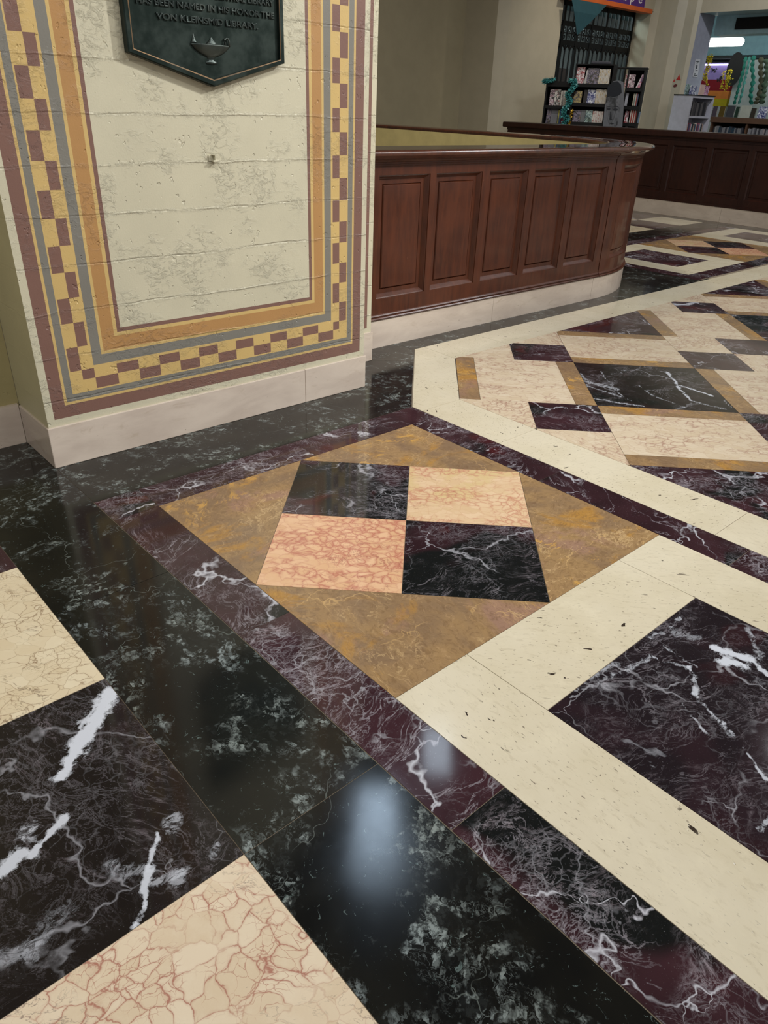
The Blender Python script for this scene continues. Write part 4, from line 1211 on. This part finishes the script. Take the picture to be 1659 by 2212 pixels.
spines(F2, (804, 960, 592, 796), 9, [WS2], 'white spined paperback with a yellow foot on the second shelf of the tall rack', 'white paperbacks on the second shelf of the tall rack')
face_book(F2, (490, 598, 880, 1050), ARTS[3], 'dark purple illustrated book facing out on the third shelf of the tall rack')
face_book(F2, (600, 658, 876, 1056), cmat((104, 106, 108)), 'grey book on the third shelf of the tall rack')
face_book(F2, (662, 755, 880, 1060), ARTS[4], 'blue green illustrated cover facing out on the third shelf of the tall rack')
spines(F2, (760, 908, 890, 1058), 6, [WS3], 'white spined paperback with red marks on the third shelf of the tall rack', 'white paperbacks on the third shelf of the tall rack')
spines(F2, (782, 872, 1112, 1240), 5, [WS3, cmat((120, 50, 48))], 'red and white spine just above the far counter in the tall rack', 'paperbacks on the lowest visible shelf of the tall rack')
# grey storage tray on top
mb = MB(); a = zs(F2, 740, 230); b = zs(F2, 1000, 230); z0 = zs(F2, 870, 260)[1]; z1 = zs(F2, 870, 205)[1]
F2.box(mb, a[0], b[0], .04, .2, z0 + .016, z1)
tag(mb.build('document_tray', cmat((66, 66, 74)), bevel=.006), 'dark grey tray on top of the tall middle rack', 'tray')
# portrait cut-out (generic face)
F3 = Frame(9.30 - .899 * .07, 5.98 - .438 * .07, ANG)
def m_face():
    t = NT('grey_portrait_print'); p = t.vadd(t.pos(), (3, 3, 3))
    n = t.noise(t.vscale(p, (1, 1, .5)), 7, 5, .6, 1.2)
    return t.fin(t.mix(t.mr(n, .38, .62), srgb(44, 46, 50), srgb(104, 106, 112)), .4)
pc = empty('portrait_standee', tuple(F3.W(0, 0, 0)))
tag(pc, 'black and white cardboard standee of a face between the tall rack and the right rack', 'standee')
def face_poly(F, pts, b, d, mb):
    q_ = [F.P(*zoom3(x, y)) for x, y in pts]
    A = [F.W(s, b, z) for s, z in q_]; B = [F.W(s, b + d, z) for s, z in q_]
    mb.poly(A[::-1]); mb.poly(B)
    for i in range(len(A)):
        j = (i + 1) % len(A); mb.poly([A[i], A[j], B[j], B[i]])
mb = MB(); face_poly(F3, [(900, 1170), (935, 830), (975, 700), (1000, 560), (1050, 480), (1120, 470), (1190, 490), (1200, 700), (1190, 900), (1170, 1180), (1165, 1420), (880, 1420)], .0, .012, mb)
mb.build('board', cmat((104, 106, 112)), pc)
mb = MB(); face_poly(F3, [(960, 700), (975, 560), (1040, 490), (1110, 480), (1160, 530), (1168, 640), (1120, 680), (1060, 700), (1010, 690)], -.004, .003, mb)
mb.build('dark_hair', cmat((26, 30, 38)), pc)
mb = MB(); face_poly(F3, [(958, 705), (1010, 700), (1060, 710), (1130, 680), (1150, 780), (1142, 950), (1110, 1080), (1060, 1140), (1010, 1120), (975, 1000), (955, 860)], -.004, .003, mb)
mb.build('face_print', m_face(), pc)
mb = MB()
for cx, cy, w, h in ((990, 862, 24, 16), (1082, 872, 34, 17)):
    face_poly(F3, [(cx + w * math.cos(a), cy + h * math.sin(a)) for a in [math.pi * 2 * k / 10 for k in range(10)]], -.007, .002, mb)
face_poly(F3, [(1010, 900), (1025, 900), (1030, 1000), (1045, 1012), (1010, 1016), (1000, 1004)], -.007, .002, mb)
face_poly(F3, [(1002, 1062), (1030, 1052), (1062, 1066), (1030, 1078)], -.007, .002, mb)
face_poly(F3, [(960, 835), (1000, 825), (1015, 838), (1000, 836)], -.007, .002, mb); face_poly(F3, [(1050, 832), (1090, 818), (1130, 838), (1090, 832)], -.007, .002, mb)
mb.build('eyes_nose_mouth', cmat((40, 42, 48)), pc)
# rack 3
F4 = Frame(9.95, 5.35, ANG)
rack('book_rack', F4, 'black book rack at the right end behind the far counter, beside the standee', 1196, 1440, 330, [590, 840, 1072])
mb = MB(); a = zs(F4, 1100, 330)[0]; b = zs(F4, 1525, 330)[0]; z1 = zs(F4, 1300, 312)[1]; z0 = zs(F4, 1318, 330)[1]
F4.box(mb, a, b, -.02, .2, z0 + .017, z1 + .02)
tag(mb.build('display_tray', DARK, bevel=.005), 'flat black tray lying on top of the right hand rack', 'tray')
face_book(F4, (1214, 1280, 385, 568), ARTS[6], 'pink and white manga facing out on the top shelf of the right rack')
face_book(F4, (1284, 1345, 390, 570), ARTS[0], 'grey pink manga facing out beside the pink and white one on the right rack')
face_book(F4, (1375, 1395, 380, 572), cmat((196, 190, 190)), 'white book leaning right on the top shelf of the right rack', lean=.35)
face_book(F4, (1400, 1432, 385, 572), ARTS[7], 'magenta illustrated book leaning on the top shelf of the right rack', lean=.22)
face_book(F4, (1206, 1250, 640, 820), cmat((168, 168, 176)), 'plain white box file on the second shelf of the right rack', 'box_file', 'box file')
spines(F4, (1322, 1392, 650, 818), 5, [cmat((190, 180, 160)), cmat((120, 130, 120)), cmat((200, 196, 190)), cmat((150, 70, 60)), cmat((90, 100, 130))], 'slim coloured spine on the second shelf of the right rack', 'paperbacks on the second shelf of the right rack')
face_book(F4, (1206, 1256, 890, 1060), ARTS[6], 'reddish cover facing out on the third shelf of the right rack')
spines(F4, (1278, 1386, 872, 1054), 7, [cmat((206, 190, 180)), cmat((150, 60, 56))], 'white or red spine on the third shelf of the right rack', 'red and white paperbacks on the third shelf of the right rack')
face_book(F4, (1392, 1414, 900, 1056), cmat((90, 110, 130)), 'blue grey book at the right end of the third shelf of the right rack')
face_book(F4, (1208, 1240, 1092, 1220), cmat((190, 190, 196)), 'white card low in the right rack', 'card', 'card')

# teal tinsel garland
def tinsel(name, pts, r, n, mat, label, cat, seed):
    rr = random.Random(seed); mb = MB()
    P = [Vector(p) for p in pts]
    mb.tube(P, .004, 5)
    L = [0]
    for a, b in zip(P, P[1:]): L.append(L[-1] + (b - a).length)
    for k in range(n):
        t = rr.uniform(0, L[-1]); i = max(j for j in range(len(P) - 1) if L[j] <= t)
        c = P[i].lerp(P[i + 1], (t - L[i]) / max(1e-6, L[i + 1] - L[i]))
        d = Vector((rr.gauss(0, 1), rr.gauss(0, 1), rr.gauss(0, 1))).normalized(); w = d.orthogonal().normalized() * .004
        e = c + d * r * rr.uniform(.5, 1)
        mb.poly([c - w, c + w, e + w, e - w])
    o = mb.build(name, mat, weld=False); tag(o, label, cat); return o
_t = NT('teal_tinsel'); _c = _t.mix(_t.mr(_t.noise(_t.pos(), 60, 3, .7), .42, .60), srgb(16, 80, 86), srgb(110, 206, 204))  # pale flecks paint the tinsel's glitter into its colour
TINS = _t.fin(_c, .3, .5)
gp = [(112, 470), (160, 500), (230, 462), (300, 500)]
pts = [F1.W(F1.P(*zoom3(x, y))[0], -.06, F1.P(*zoom3(x, y))[1]) for x, y in [(115, 510), (118, 470), (175, 480), (235, 460)]]
tinsel('tinsel_garland', pts, .05, 700, TINS, 'short teal tinsel bunched on the top left corner of the low rack', 'garland', 1)
pts = [F1.W(F1.P(*zoom3(x, y))[0], -.07, F1.P(*zoom3(x, y))[1]) for x, y in [(465, 490), (530, 470), (535, 540), (480, 610), (425, 670), (470, 760), (430, 830), (385, 880), (370, 960), (440, 990), (420, 1030), (370, 1060), (355, 1110), (350, 1160)]]
tinsel('tinsel_garland', pts, .05, 2200, TINS, 'long teal tinsel winding down between the low rack and the tall rack', 'garland', 2)
tinsel('tinsel_garland', [F1.W(F1.P(*zoom3(x, y))[0], -.05, F1.P(*zoom3(x, y))[1]) for x, y in [(500, 870), (475, 960), (450, 1060), (440, 1120)]], .03, 200, plain('gold_tinsel', srgb(176, 140, 40), .3, .5, .5), 'short gold tinsel beside the teal one low on the tall rack', 'garland', 3)

# ---------------------------------------------------------------- white bookcase and what is on it
def zoom4(x, y): return (1420 + x / 6.942, y / 6.942)
WBC = plain('white_laminate', srgb(176, 176, 188), .5)
bx0, by0 = 12.45, 6.28; bx1 = 13.22; by1 = 6.62; bzt = 1.305
bc = empty('white_bookcase', ((bx0 + bx1) / 2, by0 + .15, 0))
tag(bc, 'white open bookcase with a black top edge beside the wide opening', 'bookcase')
mb = MB(); mb.box(bx0, bx0 + .03, by0, by1, 0, bzt); mb.build('side_panel', WBC, bc)
mb = MB(); mb.box(bx1 - .03, bx1, by0, by1, 0, bzt); mb.build('side_panel', WBC, bc)
mb = MB(); mb.box(bx0 + .03, bx1 - .03, by1 - .02, by1, 0, bzt); mb.build('back_panel', WBC, bc)
mb = MB(); mb.box(bx0 - .01, bx1 + .01, by0 - .01, by1, bzt, bzt + .014); mb.build('top_edge', DARK, bc)
mb = MB(); mb.box(bx0 + .03, bx1 - .03, by0, by1 - .02, bzt - .035, bzt); mb.build('top_panel', WBC, bc)
for z in (.42, .70, 1.005):
    mb = MB(); mb.box(bx0 + .03, bx1 - .03, by0 + .01, by1 - .02, z - .03, z); mb.build('shelf', WBC, bc)
FB = Frame(0, by0 + .03, 0)
rr = random.Random(4)
x = bx0 + .06
lab = 'dark spined hardback on the upper shelf of the white bookcase'
while x < bx1 - .17:
    w = rr.uniform(.028, .045)
    c = rr.choice([(40, 38, 42), (60, 56, 60), (84, 80, 82), (30, 28, 34)])
    book(FB, 'hardback', x, x + w - .002, 0, .12, 1.006, 1.006 + rr.uniform(.19, .215), cmat(c), lab, 'book', 'dark hardbacks in the white bookcase'); x += w
x = bx0 + .045
cols = [(60, 90, 130), (190, 180, 170), (120, 30, 44), (70, 66, 90), (84, 80, 110), (150, 90, 110), (180, 180, 190), (40, 60, 70), (50, 44, 50), (170, 150, 140), (60, 70, 66)]
i = 0
while x < bx1 - .16:
    w = rr.uniform(.022, .036)
    book(FB, 'paperback', x, x + w - .002, 0, .12, .701, .701 + rr.uniform(.17, .20), cmat(cols[i % len(cols)]), 'coloured spined paperback on the lower visible shelf of the white bookcase', 'book', 'coloured paperbacks in the white bookcase'); x += w; i += 1
def standing(name, u0, u1, v0, v1, y, mat, label, cat='book', lean=0):
    F = Frame(0, y, 0); s0, s1, _, z1 = F.px(u0, u1, v0, v1)
    book(F, name, s0, s1, 0, .02, bzt + .015, z1, mat, label, cat, None, lean)
u0, v0 = zoom4(425, 1285); u1, v1 = zoom4(490, 1420)
standing('picture_book', *[zoom4(432, 0)[0], zoom4(486, 0)[0], zoom4(0, 1262)[1], zoom4(0, 1425)[1]], 6.44, ARTS[4], 'pale blue book standing at the left on top of the white bookcase', lean=.25)
standing('picture_book', *[zoom4(496, 0)[0], zoom4(588, 0)[0], zoom4(0, 1282)[1], zoom4(0, 1425)[1]], 6.38, ARTS[2], 'blue and white illustrated book standing on top of the white bookcase', lean=.3)
standing('picture_book', *[zoom4(640, 0)[0], zoom4(706, 0)[0], zoom4(0, 1266)[1], zoom4(0, 1430)[1]], 6.36, cmat((190, 160, 150)), 'pale pink book standing on top of the white bookcase', lean=.3)
standing('picture_book', *[zoom4(712, 0)[0], zoom4(770, 0)[0], zoom4(0, 1290)[1], zoom4(0, 1430)[1]], 6.40, ARTS[7], 'purple and red book standing at the right on top of the white bookcase', lean=.3)

# red stickers on the pier
def sticker(pts, y, mat, label, name='wall_sticker'):
    q_ = [at(*zoom4(x, yy), 1, y) for x, yy in pts]
    mb = MB(); A = [(p.x, y, p.z) for p in q_]; B = [(p.x, y + .003, p.z) for p in q_]
    mb.poly(A); mb.poly(B[::-1])
    for i in range(len(A)):
        j = (i + 1) % len(A); mb.poly([A[i], A[j], B[j], B[i]])
    tag(mb.build(name, mat), label, 'sticker')
REDS = plain('red_sticker', srgb(176, 34, 26), .5)
sticker([(282, 1196), (308, 1160), (330, 1118), (340, 1160), (352, 1202)], 7.075, REDS, 'larger red pointed sticker on the pier beside the wide opening')
sticker([(226, 1228), (248, 1205), (262, 1180), (266, 1222)], 7.075, REDS, 'smaller red pointed sticker left of the larger one on the pier')
sticker([(240, 1300), (246, 1275), (275, 1262), (300, 1270), (292, 1295), (262, 1310)], 7.075, plain('dark_red_sticker', srgb(96, 34, 34), .5), 'round dark red sticker below the two pointed red ones')
# paper notice on the jamb
nb = empty('paper_notice', tuple(at(*zoom4(592, 1035), 1, 7.017)))
tag(nb, 'narrow white paper notice with dark marks taped to the grey jamb', 'notice')
def onjamb(pts, y, d, mat, name):
    q_ = [at(*zoom4(x, yy), 1, y) for x, yy in pts]
    mb = MB(); mb.poly([(p.x, y, p.z) for p in q_]); mb.poly([(p.x, y + d, p.z) for p in q_][::-1])
    for i in range(len(q_)):
        a, b = q_[i], q_[(i + 1) % len(q_)]; mb.poly([(a.x, y, a.z), (b.x, y, b.z), (b.x, y + d, b.z), (a.x, y + d, a.z)])
    mb.build(name, mat, nb)
onjamb([(575, 880), (645, 890), (600, 1160), (528, 1150)], 7.014, .003, cmat((190, 190, 196)), 'sheet')
for pts in ([(585, 918), (634, 924), (632, 934), (583, 928)], [(598, 930), (606, 931), (600, 960), (592, 960)], [(588, 975), (604, 977), (596, 1032), (580, 1030)], [(578, 1050), (606, 1054), (605, 1066), (576, 1062)], [(560, 1098), (572, 1099), (566, 1118), (554, 1116)], [(548, 1122), (598, 1128), (596, 1138), (546, 1132)]):
    onjamb(pts, 7.0105, .002, cmat((60, 62, 66)), 'dark_mark')

# ---------------------------------------------------------------- low brown shelf in the opening
SHB = plain('brown_shelf_wood', srgb(92, 68, 52), .5)
XS2 = 14.12
ls = empty('low_shelf_unit', (XS2 + .1, 5.5, 0))
tag(ls, 'long low brown shelf unit standing across the wide opening', 'shelf unit')
mb = MB(); mb.box(XS2, XS2 + .4, 2.6, 6.72, .915, 1.005); mb.build('top_board', SHB, ls)
for y in (6.70, 6.03, 5.2, 4.4, 3.6, 2.62):
    mb = MB(); mb.box(XS2 + .02, XS2 + .38, y - .025, y + .005, 0, .915); mb.build('upright', SHB, ls)
mb = MB(); mb.box(XS2 + .38, XS2 + .4, 2.6, 6.7, 0, .915); mb.build('back_board', DARK, ls)
for z in (.66, .36):
    mb = MB(); mb.box(XS2 + .02, XS2 + .38, 2.62, 6.7, z - .03, z); mb.build('shelf', SHB, ls)
FR_ = Frame(XS2, 0, -math.pi / 2)      # s = -y, back = +x
rr = random.Random(9)
def rowbooks(y_hi, y_lo, z, cols, label, group, hmax=.2):
    y = y_hi
    while y > y_lo:
        w = rr.uniform(.02, .036)
        book(FR_, 'paperback', -y, -y + w - .002, .04, .12, z + .001, z + rr.uniform(hmax - .03, hmax), cmat(rr.choice(cols)), label, 'book', group)
        y -= w
rowbooks(6.64, 6.10, .66, [(120, 120, 122), (60, 62, 70), (150, 148, 142), (40, 60, 74)], 'grey or pale spined book left of the upright in the low brown shelf', 'books left of the upright in the low brown shelf')
rowbooks(5.98, 5.30, .66, [(130, 130, 134), (90, 90, 96), (60, 60, 66), (150, 140, 140)], 'grey spined book right of the upright in the low brown shelf', 'books right of the upright in the low brown shelf')
def disp(x0, x1, y0, y1, mat, label, lean=.18):
    u0_, v0_ = zoom4(x0, y0); u1_, v1_ = zoom4(x1, y1)
    s0, s1, z0, z1 = FR_.px(u0_, u1_, v0_, v1_, .12)
    book(FR_, 'display_book', s0 - .0, s1, .12, .02, 1.006, z1, mat, label, 'book', None, 0)
disp(822, 890, 1590, 1740, cmat((70, 62, 70)), 'dark plum book displayed at the left end of the low brown shelf')
disp(925, 1005, 1590, 1740, cmat((86, 70, 22)), 'olive brown book displayed second from the left on the low brown shelf')
disp(1035, 1150, 1580, 1760, cmat((60, 62, 66)), 'charcoal book displayed in front of the low streamers on the brown shelf')
disp(1162, 1215, 1600, 1760, cmat((30, 52, 40)), 'dark green book displayed beside the charcoal one on the brown shelf')
disp(1235, 1385, 1580, 1765, cmat((168, 172, 160)), 'pale cream book with a small dark emblem displayed on the brown shelf')
disp(1395, 1465, 1620, 1768, cmat((50, 44, 36)), 'dark brown book displayed right of the pale cream one')
disp(1505, 1640, 1600, 1780, ARTS[2], 'blue and white illustrated book displayed near the right edge of the brown shelf')

# streamers, garlands and dark oval inside the far room
TS = plain('teal_crepe', srgb(30, 104, 90), .7); BSM = plain('brown_crepe', srgb(74, 70, 52), .8)
def streamer(x, pts, w, mat, label, amp=.25, name='paper_streamer'):
    mb = MB(); rows = []
    P = [at(*zoom4(*p), 0, x) for p in pts]
    N = 60
    for k in range(N + 1):
        t = k / N * (len(P) - 1); i = min(int(t), len(P) - 2); c = P[i].lerp(P[i + 1], t - i)
        ww = w * (.42 + .58 * abs(math.sin(k * .42))) * .5; tw = .35 * math.sin(k * .42 + .8)
        d = Vector((tw * .6, -1, 0)).normalized()
        rows.append([c + d * ww + Vector((.01 * math.sin(k), 0, 0)), c, c - d * ww])
    mb.grid(rows, 0, True)
    o = mb.build(name, mat); md = o.modifiers.new('th', 'SOLIDIFY'); md.thickness = .002
    tag(o, label, 'streamer')
streamer(15.8, [(1330, 850), (1290, 1050), (1240, 1250), (1190, 1420), (1150, 1570)], .075, TS, 'teal crepe streamer hanging furthest left in front of the grey partition', .5)
streamer(15.8, [(1385, 850), (1350, 1050), (1310, 1200), (1270, 1400), (1220, 1560)], .06, plain('pale_teal_crepe', srgb(70, 130, 122), .7), 'pale teal crepe streamer second from the left in the far room', .5)
streamer(15.8, [(1450, 830), (1420, 1000), (1440, 1200), (1400, 1400), (1410, 1570)], .095, TS, 'broad bright teal crepe streamer in the middle of the far room', .5)
streamer(15.8, [(1560, 860), (1550, 1050), (1560, 1250), (1520, 1450), (1470, 1560)], .12, BSM, 'wide brown green crepe streamer right of the teal ones', .3)
streamer(15.8, [(1640, 880), (1650, 1100), (1600, 1350), (1560, 1560)], .14, plain('moss_crepe', srgb(70, 84, 66), .8), 'moss green crepe streamer at the right edge of the photo', .3)
YT = plain('yellow_blossom', srgb(190, 170, 30), .6)
def garland(x, pts, r, n, mat, label, seed):
    rr = random.Random(seed); mb = MB(); P = [at(*zoom4(*p), 0, x) for p in pts]
    mb.tube(P, .004, 5)
    for k in range(n):
        t = rr.uniform(0, len(P) - 1.001); i = int(t); c = P[i].lerp(P[i + 1], t - i) + Vector((rr.gauss(0, r * .5), rr.gauss(0, r), rr.gauss(0, r * .5)))
        d = Vector((rr.gauss(0, 1), rr.gauss(0, 1), rr.gauss(0, 1))).normalized() * .02; w = d.orthogonal().normalized() * .012
        mb.poly([c - d, c + w, c + d, c - w])
    o = mb.build('flower_garland', mat, weld=False); tag(o, label, 'garland')
garland(14.5, [(800, 830), (770, 950), (730, 1100), (705, 1200)], .025, 300, YT, 'yellow flower garland hanging along the grey jamb in the far room', 1)
garland(14.5, [(730, 1150), (740, 1220), (745, 1300)], .012, 60, YT, 'short end of yellow blossoms below the garland by the jamb', 2)
garland(15.6, [(1080, 1050), (1060, 1200), (1030, 1350)], .03, 170, YT, 'yellow flower garland hanging in front of the red band', 3)
garland(15.6, [(1000, 1060), (980, 1220), (950, 1340)], .014, 70, YT, 'thin yellow flower garland left of the thicker one before the red band', 4)
garland(15.6, [(830, 1030), (860, 1080)], .03, 45, plain('dark_leaf', srgb(34, 34, 30), .7), 'small cluster of dark leaves before the lilac band', 5)
garland(15.6, [(970, 1150), (900, 1220)], .02, 45, plain('dark_leaf', srgb(34, 34, 30), .7), 'lower cluster of dark leaves crossing the red band', 6)
# dark round mirror
mb = MB(); c = at(*zoom4(1160, 1040), 0, 16.2)
mb.grid([[(c.x, c.y + .16 * math.cos(a) * k, c.z + .30 * math.sin(a) * k) for a in [math.pi * 2 * j / 24 for j in range(24)]] for k in (.001, 1)], 0, False, True)
o = mb.build('oval_board', DARK); md = o.modifiers.new('th', 'SOLIDIFY'); md.thickness = .03
tag(o, 'dark oval board hanging between the rainbow partition and the grey partition', 'board')
mb = MB(); a = at(*zoom4(1200, 900), 0, 16.3); b = at(*zoom4(1080, 1590), 0, 16.3)
mb.box(16.3, 16.4, 5.6, a.y - .03, 0, a.z)
tag(mb.build('partition_panel', plain('light_grey_panel', srgb(150, 156, 154), .7)), 'light grey partition behind the teal streamers in the far room', 'partition')
